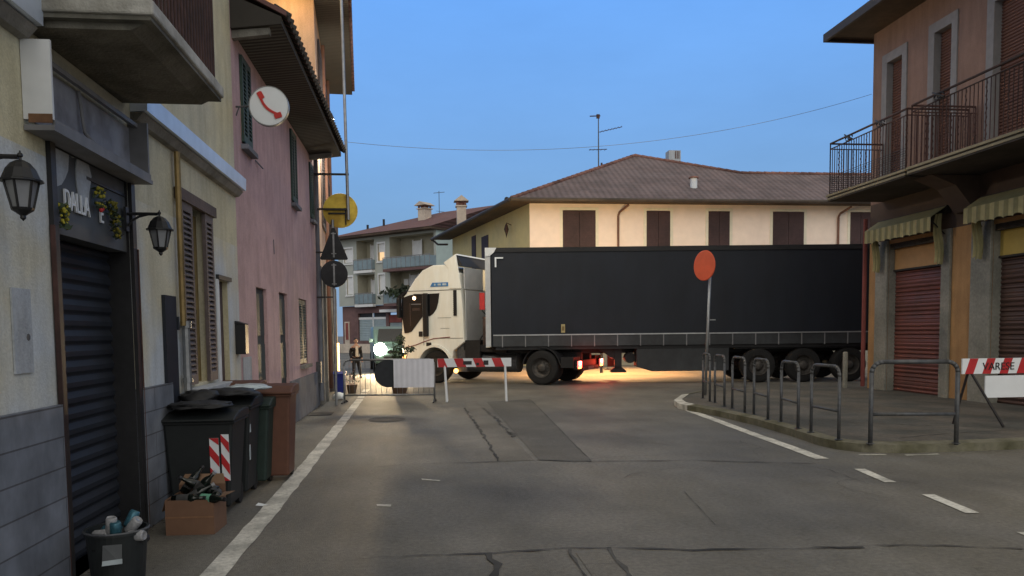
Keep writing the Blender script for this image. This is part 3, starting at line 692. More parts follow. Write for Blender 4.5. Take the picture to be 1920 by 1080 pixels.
s_ = MB(); s_.prism([(-.25,0),(-.05,0),(-.05,.35),(-.16,.5),(-.25,.3)], 'x', 5.5, 5.8)
for v in s_.v: v.z += 4.35
s_.build('corbel', M['brownwood'], tall)
fl_ = thing('facade_lamp', (-2.22, 19.3, 6.5), 0, 'bracket lamp on the peach house facade just behind the pink eaves', 'street lamp')
s_ = MB(); s_.tube([(-.03,0,.1),(.18,0,.16)], .02); s_.build('arm', M['steel_d'], fl_)
s_ = MB(); s_.lathe([(0,.18),(.07,.15),(.12,.03),(.12,.0)], (.2,0,0), n=16); s_.build('shade', M['steel_d'], fl_)
s_ = MB(); s_.sph((.2,0,0), .05, 10); s_.build('bulb', E_LAMP, fl_)
point('facade_lamp_light', (-2.02,19.3,6.36), 600, (1.0,.93,.74), .10)
# lit shop window of its last bay
s_ = MB(); s_.box(6.0,7.0,-.16,-.125,.25,1.25); wv = s_.build('lit_window', E_SHOP, tall)
point('shop_glow', (-2.15, 25.1, 1.2), 28, (1.0,.60,.25), .25)
# street lamp bracketed to its gable, above the frame
lt = thing('gable_lamp', (-2.75, 17.75, 9.15), 0, 'bracket lamp high on the peach gable, lighting the wall', 'street lamp')
s_ = MB(); s_.tube([(0,.7,.1),(0,0,.15)], .03); s_.build('arm', M['steel_d'], lt)
s_ = MB(); s_.lathe([(0,.2),(.12,.16),(.2,.02),(.2,0)], (0,0,0), n=16); s_.build('shade', M['steel_d'], lt)
s_ = MB(); s_.sph((0,0,0), .07, 10); s_.build('bulb', E_LAMP, lt)
point('gable_lamp_light', (-2.65,17.75,8.7), 26, (1.0,.70,.30), .12)

# ================================================================== wall mast and signs
ms = thing('wall_mast', (-1.50, 17.5, 3.95), 0, 'tall pale steel mast bracketed off the pink house corner, rising past the eaves', 'mast')
s_ = MB(); s_.cyl((.02,0,0),(-.03,0,6.3),.033,.028,10); s_.build('pole', M['galv'], ms)
for q in ((-.68,.05,.93),(-.62,.02,.20)):
    s_ = MB(); s_.box(q[0],q[1],-.02,.02,q[2],q[2]+.04); s_.build('bracket', M['iron'], ms)
ys = thing('yellow_round_sign', (-1.65, 17.55, 4.15), 0, 'yellow round sign back with stained metal, above the triangle', 'sign')
s_ = MB(); s_.cyl((0,.03,0),(0,.0,0),.365,.365,36); s_.build('disc', M['yellow'], ys, bevel=.008)
s_ = MB(); s_.box(-.30,.20,-.03,-.002,.0,.035); s_.box(-.25,.12,-.03,-.002,-.08,-.045); s_.box(.10,.125,-.04,-.002,-.30,.05); s_.build('clamp', M['iron'], ys)
sp = thing('sign_post', (-1.83, 17.5, 0), 0, 'slim grey post by the pink house corner carrying two dark signs', 'sign post')
s_ = MB(); s_.cyl((0,0,0),(.02,0,3.95),.028,.028,10); s_.build('post', M['galv'], sp)
for q in (3.25, 2.3):
    s_ = MB(); s_.box(-.35,.0,-.01,.01,q,q+.03); s_.build('wall_bracket', M['iron'], sp)
t3 = thing('triangular_sign', (-1.795, 17.46, 3.42), 0, 'dark back of a triangular road sign on the slim post', 'road sign')
s_ = MB(); s_.prism([(-.29,-.29),(-.27,-.32),(.27,-.32),(.29,-.29),(.03,.35),(-.03,.35)], 'y', -.03, 0.0); s_.build('plate', M['signback'], t3, bevel=.006)
s_ = MB(); s_.box(-.018,.018,-.045,-.032,-.27,.25); s_.box(-.05,.05,-.05,-.0325,.22,.24); s_.box(-.05,.05,-.05,-.0325,-.2,-.18); s_.build('rail', M['galv'], t3)
t4 = thing('round_dark_sign', (-1.80, 17.46, 2.80), 0, 'dark back of a round road sign just under the triangle', 'road sign')
s_ = MB(); s_.cyl((0,0,0),(0,-.03,0),.285,.285,36); s_.build('plate', M['signback'], t4, bevel=.006)
s_ = MB(); s_.box(-.018,.018,-.045,-.032,-.24,.22); s_.box(-.05,.05,-.05,-.0325,-.22,-.2); s_.box(-.05,.05,-.05,-.0325,.18,.2); s_.build('rail', M['galv'], t4)

# ================================================================== BINS AND RUBBISH on the left
def bin_(name, x, y, wd, dp, h, mt, label, cat, group, tp=.05, rot=0, lidup=0):
    t = thing(name, (x, y, 0), rot, label, cat, group)
    b = MB(); b.taper(-wd/2+tp, wd/2-tp, tp*.6, dp-tp*1.4, .06, -wd/2, wd/2, 0, dp, h*.9); b.build('body', mt, t, bevel=.02)
    b = MB(); b.box(-wd/2-.02, wd/2+.02, -.02, dp+.02, h*.88, h*.905); b.build('rim', mt, t, bevel=.006)
    b = MB(); b.prism([(-.045,h*.905),(-.05,h*.93),(dp*.3,h*.985),(dp*.8,h),(dp+.03,h*.99),(dp+.05,h*.905)], 'x', -wd/2-.025, wd/2+.025); b.build('lid', mt, t, bevel=.012)
    b = MB(); b.cyl((-wd/2,dp+.07,h*.93),(wd/2,dp+.07,h*.93),.016,.016,8); b.box(-wd/2,-wd/2+.02,dp,dp+.08,h*.9,h*.95); b.box(wd/2-.02,wd/2,dp,dp+.08,h*.9,h*.95); b.build('handle', mt, t)
    for sx in (-1, 1):
        b = MB(); b.cyl((sx*(wd/2-.10),dp-.02,.1),(sx*(wd/2-.06),dp-.02,.1),.1,.1,18); b.build('wheel', M['tyre'], t)
    return t
b1 = bin_('wheeled_bin', -1.885, 6.98, .57, .52, .885, M['binblk'], 'black wheeled bin with red and white striped stickers, nearest in the row', 'bin', 'wheeled bins along the left wall')
for (x0, x1, z0, z1, ph_) in ((.09,.165,.22,.66,0),(.185,.25,.29,.69,.05)):
    b = MB(); b.box(x0, x1, .008, .0135, z0, z1, 1)
    for k in range(-2, 5):
        a = z0+ph_+k*.19; pts = [(x0,a+.10),(x1,a),(x1,a+.09),(x0,a+.19)]
        pts = [(p[0], min(max(p[1], z0), z1)) for p in pts]
        if max(p[1] for p in pts)-min(p[1] for p in pts) > .02: b.prism(pts, 'y', .004, .007, 0)
    for v in b.v: v.y += (.75-v.z)*.044-.014
    b.build('striped_sticker', [M['redd'], M['white']], b1, tri=True)
b2 = bin_('wheeled_bin', -1.84, 7.62, .50, .50, .95, M['binblk'], 'black wheeled bin behind the one with striped stickers', 'bin', 'wheeled bins along the left wall')
b = MB(); b.box(.235,.24,.05,.09,.62,.80); b.box(.225,.23,.06,.10,.36,.50); b.build('reflector', M['pale'], b2)
b3 = bin_('wheeled_bin', -1.72, 8.16, .40, .40, .90, M['bingrn'], 'dark green wheeled bin between black bins and brown bins', 'bin', 'wheeled bins along the left wall')
b4 = bin_('wheeled_bin', -1.545, 8.46, .38, .45, 1.01, M['binbrn'], 'brown wheeled bin standing nearest the white road line', 'bin', 'wheeled bins along the left wall', tp=.035)
b5 = bin_('wheeled_bin', -1.97, 8.75, .42, .50, 1.03, M['binbrn'], 'brown wheeled bin mostly hidden behind the others, by the wall', 'bin', 'wheeled bins along the left wall')
# flattened sacks on the black bins
def sack(name, c, rx, ry, rz, mt, label, cat, grp=None, seed=1):
    random.seed(seed); bm = bmesh.new(); bmesh.ops.create_icosphere(bm, subdivisions=3, radius=1)
    import mathutils
    for v in bm.verts:
        n_ = mathutils.noise.noise(v.co*2.3+Vector((seed*3.1,0,0)))*.35+mathutils.noise.noise(v.co*6+Vector((0,seed,0)))*.14
        v.co *= 1+n_; v.co.x *= rx; v.co.y *= ry; v.co.z *= rz
        if v.co.z < -rz*.55: v.co.z = -rz*.55
        v.co += Vector(c)
    me = bpy.data.meshes.new(name); bm.to_mesh(me); bm.free(); me.materials.append(mt)
    for p in me.polygons: p.use_smooth = True
    o = bpy.data.objects.new(name, me); SC.collection.objects.link(o); return tag(o, label, cat, grp)
sack('rubbish_sack', (-1.92,7.2,.925), .27,.26,.035, M['bag'], 'flat black rubbish sack on the nearest black bin', 'rubbish sack', 'rubbish on the bins', 2)
sack('rubbish_sack', (-1.80,7.78,.99), .27,.25,.045, M['bag'], 'crumpled black sack on the second black bin', 'rubbish sack', 'rubbish on the bins', 5)
sack('rubbish_sack', (-2.0,7.55,.97), .17,.2,.07, M['bag'], 'small black sack lying against the wall between black bins', 'rubbish sack', 'rubbish on the bins', 9)
sack('plastic_sheet', (-1.72,8.18,1.01), .20,.22,.035, M['pale'], 'pale plastic sheet lying on the green bin lid', 'plastic sheet', None, 4)
sack('white_bag', (-1.90,18.9,.07), .14,.12,.11, M['white'], 'small white bag on the ground by the far wall corner', 'bag', None, 6)
random.seed(11)
# cardboard box with bottles
cb = thing('cardboard_box', (-1.785, 6.30, 0), R(-2), 'open brown cardboard box full of bottles before the black bins', 'box')
b = MB(); W2, D2, HB = .182, .34, .27
b.box(-W2,W2,0,.006,0,HB); b.box(-W2,W2,D2-.006,D2,0,HB+.06); b.box(-W2,-W2+.006,.006,D2-.006,0,HB); b.box(W2-.006,W2,.006,D2-.006,0,HB); b.box(-W2+.006,W2-.006,.006,D2-.006,0,.01)
b.build('carton', M['card'], cb)
b = MB(); b.box(-W2-.002,W2+.002,-.002,.0,HB*.49,HB*.53); b.build('fold_line', M['rust'], cb)
for pts in ([(W2,.06,HB),(W2,.28,HB),(W2+.09,.27,HB+.01),(W2+.08,.09,HB+.02)], [(-W2,.01,HB),(-W2,.32,HB),(-W2-.02,.30,HB-.10),(-W2-.03,.02,HB-.09)], [(-W2,D2,HB+.06),(W2,D2,HB+.06),(W2-.03,D2+.06,HB+.13),(-W2+.03,D2+.06,HB+.13)]):
    b = MB(); q = [Vector(p) for p in pts]; b.add(q+[p+Vector((0,0,.006)) for p in q], [(0,1,2,3),(7,6,5,4),(0,4,5,1),(1,5,6,2),(2,6,7,3),(3,7,4,0)]); b.build('flap', M['cardin'], cb)
def bottle(p, d, L=.27, rad=.036, label='', cap_=True, lab='label', g='bottles in the cardboard box'):
    p = Vector(p); d = Vector(d).normalized(); q = d.to_track_quat('Z', 'Y').to_matrix().to_4x4(); q.translation = p
    t = bpy.data.objects.new('glass_bottle', None); SC.collection.objects.link(t); t.matrix_world = q; tag(t, label, 'bottle', g)
    b = MB(); b.lathe([(0,0),(rad,0),(rad,L*.58),(rad*.85,L*.66),(rad*.42,L*.78),(rad*.38,L*.97),(0,L*.97)], n=12); b.build('glass', M['bottle'], t, smooth=True)
    b = MB(); b.lathe([(rad+.001,L*.15),(rad+.001,L*.5)], n=12); b.build('paper_label', M[lab], t, smooth=True)
    b = MB(); b.lathe([(0,L*.985),(rad*.45,L*.985),(rad*.45,L*.90)], n=10); b.build('cap', M['whitecan'] if cap_ else M['black'], t)
bl = [((-1.86,6.40,.24),(1,.2,.55),'label',1,'bottle leaning right with white cap, upper left in the box'),((-1.80,6.47,.27),(.7,-.1,.75),'label',1,'bottle standing steepest, its pale cap highest in the box'),
      ((-1.92,6.36,.27),(1,-.2,.05),'label',0,'bottle lying flat along the left of the box'),((-1.74,6.38,.27),(.9,-.45,.02),'greenlabel',0,'bottle with green label lying at the box front'),
      ((-1.62,6.50,.30),(-1,.2,.25),'label',0,'bottle pointing left at the right back of the box'),((-1.70,6.56,.29),(-.5,-.3,.35),'label',0,'bottle pointing at the camera, middle of the box'),
      ((-1.90,6.55,.28),(.3,.3,.45),'label',0,'bottle at the back left corner of the box'),((-1.60,6.38,.27),(-.2,1,.10),'label',0,'bottle lying away along the right side of the box')]
for p, d, lb, c_, tx in bl: bottle(p, d, lab=lb, cap_=c_, label=tx)
# round bucket with cans
BX, BY = -1.85, 5.02
KS = .84
bk = thing('round_bin', (-1.85, 5.02, 0), 0, 'round black tub full of cans in front of the roller door', 'bin')
b = MB(); b.lathe([(0,.0),(.17,.0),(.205,.36),(.215,.36),(.215,.385),(.198,.385),(.165,.02),(0,.02)], n=32); b.build('tub', M['binblk'], bk, smooth=False)
b = MB(); b.lathe([(.2155,.372),(.222,.380),(.2155,.388)], n=32); b.build('rim', M['steel_d'], bk)
b = MB(); b.add([(-.02,-.214,.32),(.10,-.19,.32),(.10,-.205,.20),(-.03,-.214,.20)], [(0,1,2,3)], 0); b.quad([(-.025,-.218,.225),(.105,-.21,.235),(.105,-.212,.205),(-.03,-.219,.195)],1); b.build('hanging_scrap', [M['fascia'], M['pale']], bk); bk.scale = (KS, KS, .97)
cans = [((-2.10,4.95,.36),(.8,-.2,.1),'whitecan','white can lying at the left edge of the round tub'),((-2.04,4.98,.385),(.9,-.2,.1),'bluecan','pale blue can lying near the left of the tub'),
        ((-1.965,4.92,.37),(.1,-.1,1),'whitecan','pinkish white can standing in the middle of the tub'),((-1.925,4.90,.345),(.05,-.1,1),'bluecan','blue can standing beside the white one, middle of tub'),
        ((-1.86,4.97,.37),(.5,-.1,.6),'whitecan','white can leaning at the right of the tub'),((-1.84,4.90,.36),(1,-.2,.05),'whitecan','white can lying lowest at the right of the tub'),((-1.90,5.08,.38),(.3,.2,.7),'bluecan','can poking up at the back of the tub')]
for p, d, mt, tx in cans:
    q = Vector(d).normalized().to_track_quat('Z','Y').to_matrix().to_4x4(); q.translation = Vector((BX+(p[0]+1.945)*.8, BY+(p[1]-4.98)*.8, p[2]-.025))
    b = MB(); b.lathe([(0,0),(.026,.0),(.032,.012),(.032,.095),(.026,.108),(.024,.104),(0,.104)], n=14)
    o = b.build('drink_can', M[mt], smooth=True); o.matrix_world = q; tag(o, tx, 'can', 'cans in the round tub')
for k, (p, sz) in enumerate((((-2.02,5.03,.31),.09),((-1.88,5.02,.31),.09),((-1.95,5.0,.28),.1))): pass
sack('rubbish_sack', (-1.85,5.03,.295), .15,.15,.07, M['bag'], 'black sack inside the round tub under the cans', 'rubbish sack', None, 13)
random.seed(12)
gr = MB()
for k in range(420):
    y_ = random.uniform(4.5, 17.5); x_ = -2.17+abs(random.gauss(0,.05)); s0 = random.uniform(.006,.022)
    if k > 340: x_ = -1.75+random.gauss(0,.15); s0 *= .5
    a_ = random.uniform(0,3.1); c_, d_ = math.cos(a_)*s0, math.sin(a_)*s0*.6
    gr.quad([(x_-c_,y_-d_,.012),(x_+d_,y_-c_,.014),(x_+c_,y_+d_,.016),(x_-d_,y_+c_,.012)], k % 2)
gro = gr.build('gutter_grit', [M['trunk'], M['steel_d']]); tag(gro, 'leaf crumbs and grit along the foot of the left walls', 'grit', kind='stuff')
lp = MB(); lp.quad([(-1.50,7.30,.004),(-1.38,7.24,.004),(-1.36,7.28,.004),(-1.48,7.34,.02)]); tag(lp.build('paper_scrap', M['white']), 'white paper scrap on the ground between bins and road line', 'litter')

# ================================================================== RIGHT BUILDING   local x = -(world y), y = world x - 10.54
RX = 10.54; RY = 17.92
rb = thing('corner_shop_house', (RX, RY, 0), R(-90), 'salmon and orange corner house with shuttered shops and iron balconies', 'house')
def S(y): return RY-y
RH = [(S(17.12),S(15.22),.0,3.42,.22,2),(S(13.80),S(11.75),.0,3.42,.22,2),(S(17.33),S(16.76),4.55,7.47,.18,3),(S(15.66),S(15.12),4.55,7.52,.18,3),(S(13.93),S(12.9),4.55,7.45,.18,3),(S(11.9),S(10.6),4.55,7.45,.18,3)]
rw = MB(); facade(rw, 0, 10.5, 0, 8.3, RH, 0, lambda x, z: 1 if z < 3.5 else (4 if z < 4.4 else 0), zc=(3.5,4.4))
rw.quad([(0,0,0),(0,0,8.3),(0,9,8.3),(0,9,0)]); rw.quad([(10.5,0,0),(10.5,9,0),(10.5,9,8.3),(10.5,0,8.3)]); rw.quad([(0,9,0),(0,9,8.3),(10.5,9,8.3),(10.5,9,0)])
rw.build('wall', [M['rwall'], M['rpillar'], M['stone'], M['stonelt'], M['rshade']], rb)
for a, b in ((S(17.58),S(17.12)),(S(15.22),S(14.95)),(S(14.34),S(13.80)),(S(11.75),S(11.3))):
    ju = MB(); ju.box(a, b, -.06, -.002, .1, 3.5); ju.build('stone_jamb', M['stone'], rb, bevel=.012)
for a, b, mt, tm in ((S(17.12),S(15.22),'rshut','transom'),(S(13.80),S(11.75),'rshut2','transomy')):
    d_ = MB(); roller(d_, a, b, .1, 2.80, .18, .085); d_.build('roller_shutter', M[mt], rb)
    d_ = MB(); d_.box(a, b, .10, .20, 2.80, 2.84, 1); d_.box(a, b, .13, .2, 2.84, 3.42, 0); d_.box(a, b, .02, .12, 3.30, 3.42, 1); d_.build('transom_panel', [M[tm], M['darkwood']], rb)
for y0, y1, zt in ((17.33,16.76,7.47),(15.66,15.12,7.52),(13.93,12.9,7.45),(11.9,10.6,7.45)):
    a, b = S(y0), S(y1)
    d_ = MB(); d_.box(a-.19, a, -.03, -.002, 4.5, zt+.2); d_.box(b, b+.17, -.03, -.002, 4.5, zt+.2); d_.box(a, b, -.03, -.002, zt, zt+.2); fro = d_.build('window_surround', M['stonelt'], rb)
    d_ = MB(); roller(d_, a, b, 4.55, zt, .14, .06); d_.build('roller_blind', M['blind'], rb)
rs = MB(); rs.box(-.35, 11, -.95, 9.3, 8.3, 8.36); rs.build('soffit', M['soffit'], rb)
rs = MB(); rs.box(-.42, 11, -1.02, -.951, 8.24, 8.42); rs.box(-.42,-.352,-.95,9.3,8.24,8.42); rs.build('gutter', M['gutter'], rb)
rs = MB(); rs.add([(-.42,-1.0,8.43),(11,-1.0,8.43),(11,9.3,8.43),(-.42,9.3,8.43),(4,4,10.6),(11,4,10.6)], [(0,1,5,4),(3,0,4),(2,3,4,5),(1,2,5),(0,3,2,1)]); rs.build('roof', M['tile'], rb)
# balconies
def rbalc(s0, s1, yo, label_rail):
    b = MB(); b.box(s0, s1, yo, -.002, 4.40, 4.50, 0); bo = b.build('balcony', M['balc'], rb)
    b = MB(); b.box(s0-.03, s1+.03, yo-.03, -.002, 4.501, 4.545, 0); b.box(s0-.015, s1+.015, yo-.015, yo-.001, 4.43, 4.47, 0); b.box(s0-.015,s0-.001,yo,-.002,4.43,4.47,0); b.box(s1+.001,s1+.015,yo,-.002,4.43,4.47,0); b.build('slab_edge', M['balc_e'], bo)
    b = MB(); z0, z1 = 4.60, 5.68; rd_ = .009
    for p, q in (((s0+.03,-.05),(s0+.03,yo+.03)),((s0+.03,yo+.03),(s1-.03,yo+.03)),((s1-.03,yo+.03),(s1-.03,-.05))):
        P_ = Vector(p); Q_ = Vector(q); L_ = (Q_-P_).length; n_ = round(L_/.10)
        for i in range(n_+1):
            c = P_.lerp(Q_, i/n_)
            if i % 5 == 0:
                for k in range(14):      # twisted feature bar
                    za = z0+(z1-z0-.12)*k/14; zb = z0+(z1-z0-.12)*(k+1)/14; off = .018*(1 if k % 2 else -1); off2 = -off
                    d_ = (Q_-P_).normalized(); b.cyl((c.x+d_.x*off,c.y+d_.y*off,za),(c.x+d_.x*off2,c.y+d_.y*off2,zb),.008,.008,5)
            b.cyl((c.x,c.y,z0-.08),(c.x,c.y,z1-.12),rd_,rd_,5)
        for z, rr_ in ((z0-.04,.012),(z1-.12,.013),(z1,.022)): b.cyl((P_.x,P_.y,z),(Q_.x,Q_.y,z),rr_,rr_,6)
        for c in (P_, Q_): b.cyl((c.x,c.y,z0-.1),(c.x,c.y,z1),.014,.014,6)
    b.build('railing', M['rustiron'], bo)
    b = MB(); L0 = s0+.03
    for c in (L0+.8, s1-.9):
        for sgn in (-1, 1):
            pts = [(c+sgn*(.05+.09*math.cos(t)), yo+.02, z1-.06+.05*math.sin(t)) for t in [i*math.pi/5 for i in range(10)]]; b.tube(pts, .014, 5)
        b.tube([(c-.18,yo+.02,z1+.05),(c,yo-.03,z1-.03),(c+.2,yo-.02,z1-.12)], .018, 5)
    b.build('iron_scroll', M['iron'], bo)
    return bo
ba = rbalc(S(17.42), S(14.50), -1.33, '')
b = MB(); z = 4.58
while z < 4.98: b.cyl((S(17.42)+.026,-1.29,z),(S(17.42)+.026,-.06,z),.006,.006,4); b.cyl((S(17.42)+.03,-1.316,z),(S(14.52),-1.316,z),.005,.005,4); z += .045
b.build('netting', M['netting'], ba)
bb = rbalc(S(14.36), S(9.0), -1.36, '')
# stone bracket mass between balconies
b = MB(); b.prism([(-.002,4.39),(-1.0,4.39),(-.5,4.2),(-.12,3.75),(-.002,3.75)], 'x', S(14.75), S(14.2)); b.build('corbel', M['rshade'], rb)
dpp = MB(); dpp.tube([(-.10,-.06,4.1),(-.10,-.06,.15)], .05); dpp.build('downpipe', M['brickred'], rb)
# awnings
def awning(y0, y1, label):
    t = thing('shop_awning', (RX, y0, 3.4), R(-90), label, 'awning', 'striped awnings over the shop shutters')
    L_ = y0-y1
    b = MB(); b.box(0, L_, -.12, -.002, .42, .56); b.build('cassette', M['darkwood'], t)
    b = MB(); n_ = round(L_/.115)
    b.add([(0,-.12,.54),(L_,-.12,.54),(L_,-.44,.33),(0,-.44,.33)], [(0,1,2,3)], 1)
    b.add([(0,-.12,.525),(L_,-.12,.525),(L_,-.43,.318),(0,-.43,.318)], [(3,2,1,0)], 1)
    b.build('canopy', [M['aw_y'], M['aw_g']], t)
    b = MB(); k_ = 6
    for i in range(n_):
        for j in range(k_):
            ta, tb = (i+j/k_)/n_, (i+(j+1)/k_)/n_
            def pt(tt, top):
                x = tt*L_; yy = -.44+.022*math.sin(tt*n_*math.pi)
                return (x, yy if not top else -.44, .33 if top else .02+.035*abs(math.sin(tt*n_*math.pi/2+math.pi/2))+.01*math.sin(tt*40))
            b.add([pt(ta,1),pt(tb,1),pt(tb,0),pt(ta,0)], [(0,1,2,3)], i % 2)
    b.build('scalloped_valance', [M['aw_y'], M['aw_g']], t, smooth=True)
    for x0 in (-.02, L_-.18):
        b = MB(); rows = 14
        for i in range(9):
            for j in range(rows):
                def q_(a, c):
                    wd_ = .13+.07*math.sin(c*2.6)+.03*c
                    return (x0+.1+(a-.5)*wd_, -.20-.035*math.cos(a*17)-.03*math.sin(c*6), .40-.98*c*(1-.04*math.sin(a*13)))
                b.quad([q_(i/9,j/rows),q_((i+1)/9,j/rows),q_((i+1)/9,(j+1)/rows),q_(i/9,(j+1)/rows)], i % 2)
        b.build('gathered_side_cloth', [M['aw_y'], M['aw_g']], t, smooth=True)
    b = MB(); b.tube([(.05,-.1,.0),(.07,-.42,.3)], .015); b.tube([(L_-.05,-.1,.0),(L_-.07,-.42,.3)], .015); b.build('folding_arm', M['black'], t)
    return t
awning(17.40, 15.02, 'faded striped scalloped awning over the red shutter, left one')
awning(14.05, 11.4, 'faded striped scalloped awning over the brown shutter, nearer one')
post = MB(); post.box(10.0,10.1,18.0,18.1,.1,.98); tag(post.build('stone_post', M['stone'], bevel=.03), 'short grey stone post beside the corner house', 'bollard')

# hoop barriers
def hoop(p, q, tube_, label, h=.93):
    p = Vector((*p, PZ)); q = Vector((*q, PZ)); d = q-p; L_ = d.length; d.normalize()
    t = thing('hoop_barrier', p, math.atan2(d.y, d.x), label, 'hoop barrier', 'tubular hoop barriers along the kerb')
    c = .13; pts = [(0,0,-.02),(0,0,h-c)]+[(c-c*math.cos(a),0,h-c+c*math.sin(a)) for a in [R(22.5*k) for k in range(1,5)]]
    pts += [(L_-x, y, z) for (x, y, z) in pts[::-1]]
    b = MB(); b.tube(pts, tube_, 10)
    for x, y, z in pts[1:-1]: b.sph((x,y,z), tube_*.99, 8)
    b.build('hoop', M['steel_d'], t, smooth=True)
    b = MB(); b.cyl((0,0,.36),(L_,0,.36),tube_*.75,tube_*.75,10); b.build('crossbar', M['steel_d'], t, smooth=True)
    b = MB()
    for x in (0, L_): b.lathe([(0,.006),(.05,.006),(.05,.0)], (x,0,0), n=12)
    b.build('foot_plate', M['steel_d'], t)
hoop((5.46,9.19),(6.47,9.02), .027, 'largest hoop barrier, facing the camera at the kerb corner', 1.0)
lab = ['second hoop barrier from the corner, seen obliquely','third hoop barrier from the kerb corner','fourth hoop barrier from the kerb corner','fifth hoop barrier from the kerb corner','sixth hoop barrier, next to the round sign pole','farthest hoop barrier, half behind the round sign pole']
for (a, b), l_ in zip((((5.29,10.36),(5.275,9.6)),((5.44,11.6),(5.32,10.8)),((5.49,12.72),(5.39,11.95)),((5.53,13.75),(5.45,13.0)),((5.66,14.95),(5.54,14.15)),((5.80,16.0),(5.67,15.25))), lab): hoop(a, b, .022, l_)
# round red sign
rsn = thing('round_road_sign', (6.12, 16.75, PZ), 0, 'red-orange round road sign on a grey pole at the kerb', 'road sign')
b = MB(); b.cyl((0,0,-.02),(.11,0,2.98),.032,.030,10); b.build('pole', M['galv'], rsn, smooth=True)
b = MB(M=Matrix.Translation((-.05,-.05,2.79)) @ Matrix.Rotation(R(-66), 4, 'Z')); b.lathe([(0,-.012),(.31,-.012),(.325,.0),(.31,.014),(0,.014)], (0,0,0), 'y', 36); b.build('disc', M['orange_sign'], rsn)
b = MB(); b.box(.02,.12,-.05,-.01,2.78,2.82); b.box(.07,.22,-.02,-.01,1.62,1.64); b.build('clamp', M['galv'], rsn)

# striped barriers
def stripes(mb, x0, x1, z0, z1, y, pitch, slant, first=0, mir=1):
    """white board with red slanting bands just in front of it"""
    mb.box(x0, x1, y, y+.025, z0, z1, 1)
    x = x0+first
    while x < x1:
        pts = [(x,z0),(x+pitch*.48,z0),(x+pitch*.48+slant*mir,z1),(x+slant*mir,z1)]
        pts = [(min(max(p[0],x0),x1), p[1]) for p in pts]
        if max(p[0] for p in pts)-min(p[0] for p in pts) > .01: mb.prism(pts, 'y', y-.004, y-.001, 0)
        x += pitch
sbar = thing('striped_barrier', (.36, 17.8, 0), R(-4), 'red and white striped board barrier on two white legs in the road', 'barrier')
b = MB(); stripes(b, 0, 1.64, .77, .96, 0, .42, -.08, .02); b.build('board', [M['redd'], M['white']], sbar)
b = MB(); b.box(.57,.76,-.008,-.0045,.82,.90); b.box(1.02,1.13,-.008,-.0045,.81,.91); b.box(.86,.92,-.008,-.0045,.80,.86); b.build('dark_marks', M['black'], sbar)
for x0, xb in ((.16,.20),(1.50,1.52)):
    b = MB(); b.cyl((x0,.02,.80),(xb,-.12,0),.026,.026,8); b.build('leg', M['white'], sbar)
    b = MB(); b.cyl((x0,.04,.80),(xb,.22,0),.022,.022,8); b.build('leg', M['white'], sbar)
vb = thing('striped_barrier', (7.67, 10.6, PZ), R(1), 'red and white barrier marked VARESE with a blank white board below', 'barrier')
b = MB(); stripes(b, 0, 1.8, .745, .965, 0, .27, .075, .04); b.build('board', [M['redd'], M['white']], vb)
text('lettering', 'VARESE', .15, Matrix.Translation((.31,-.008,.80)) @ Matrix.Rotation(R(90), 4, 'X'), M['black'], vb, .002)
b = MB(); b.box(.35, 1.75, -.02, .0, .40, .715); b.build('blank_board', M['white'], vb)
b = MB(); b.cyl((.16,.02,.75),(.47,-.25,0),.018,.018,8); b.build('leg', M['iron'], vb)
b = MB(); b.cyl((.13,.06,.75),(.10,.30,0),.018,.018,8); b.build('leg', M['iron'], vb)
b = MB(); b.cyl((1.5,.02,.75),(1.6,-.25,0),.018,.018,8); b.build('leg', M['iron'], vb)

# crowd barrier with things fixed to it
cbr = thing('crowd_barrier', (-1.70, 18.0, 0), R(-7), 'galvanised crowd control barrier at the left of the road', 'barrier')
c = .12; L_ = 2.0; h = .95
pts = [(0,0,0),(0,0,h-c)]+[(c-c*math.cos(a),0,h-c+c*math.sin(a)) for a in [R(22.5*k) for k in range(1,5)]]; pts += [(L_-x,y,z) for x,y,z in pts[::-1]]
b = MB(); b.tube(pts, .022, 8)
for x, y, z in pts[1:-1]: b.sph((x,y,z), .0215, 8)
b.cyl((0,0,.17),(L_,0,.17),.018,.018,8); b.build('frame', M['galv'], cbr, smooth=True)
b = MB()
for k in range(1, 17): b.cyl((k*L_/17,0,.17),(k*L_/17,0,h-.01),.006,.006,6)
b.build('bars', M['galv'], cbr)
for x in (.0, L_):
    b = MB(); b.tube([(x,-.28,.01),(x,-.1,.06),(x,.1,.06),(x,.28,.01)], .02, 8); b.build('foot', M['steel_d'], cbr)
sgd = MB(M=Matrix.Translation((-.72,17.70,.655)) @ Matrix.Rotation(R(-6), 4, 'Z')); sgd.lathe([(0,0),(.305,0),(.305,.02),(0,.02)], (0,0,0), 'y', 40)
sgd = tag(sgd.build('dark_disc_sign', M['disc']), 'dark round sign hung on the crowd barrier, half hidden', 'sign')
cs = MB(M=Matrix.Translation((-.60,17.62,.345)) @ Matrix.Rotation(R(-6), 4, 'Z')); n_ = 48; Wc = .88
for i in range(n_):
    x0, x1 = Wc*i/n_, Wc*(i+1)/n_; y0_, y1_ = .003*math.sin(i/n_*2*math.pi*7.5), .003*math.sin((i+1)/n_*2*math.pi*7.5)
    cs.add([(x0,y0_,0),(x1,y1_,0),(x1,y1_,.62),(x0,y0_,.62),(x0,y0_+.004,0),(x1,y1_+.004,0),(x1,y1_+.004,.62),(x0,y0_+.004,.62)], [(0,1,2,3),(7,6,5,4),(3,2,6,7),(0,4,5,1)], 0)
cs = tag(cs.build('corrugated_panel', M['corr']), 'pale corrugated plastic panel fixed on the crowd barrier', 'panel')

# ================================================================== ARTICULATED LORRY
TR = thing('articulated_lorry', (3.431, 22.749, 0), -YAW, 'white cab lorry with long dark curtain trailer crossing the junction', 'lorry')
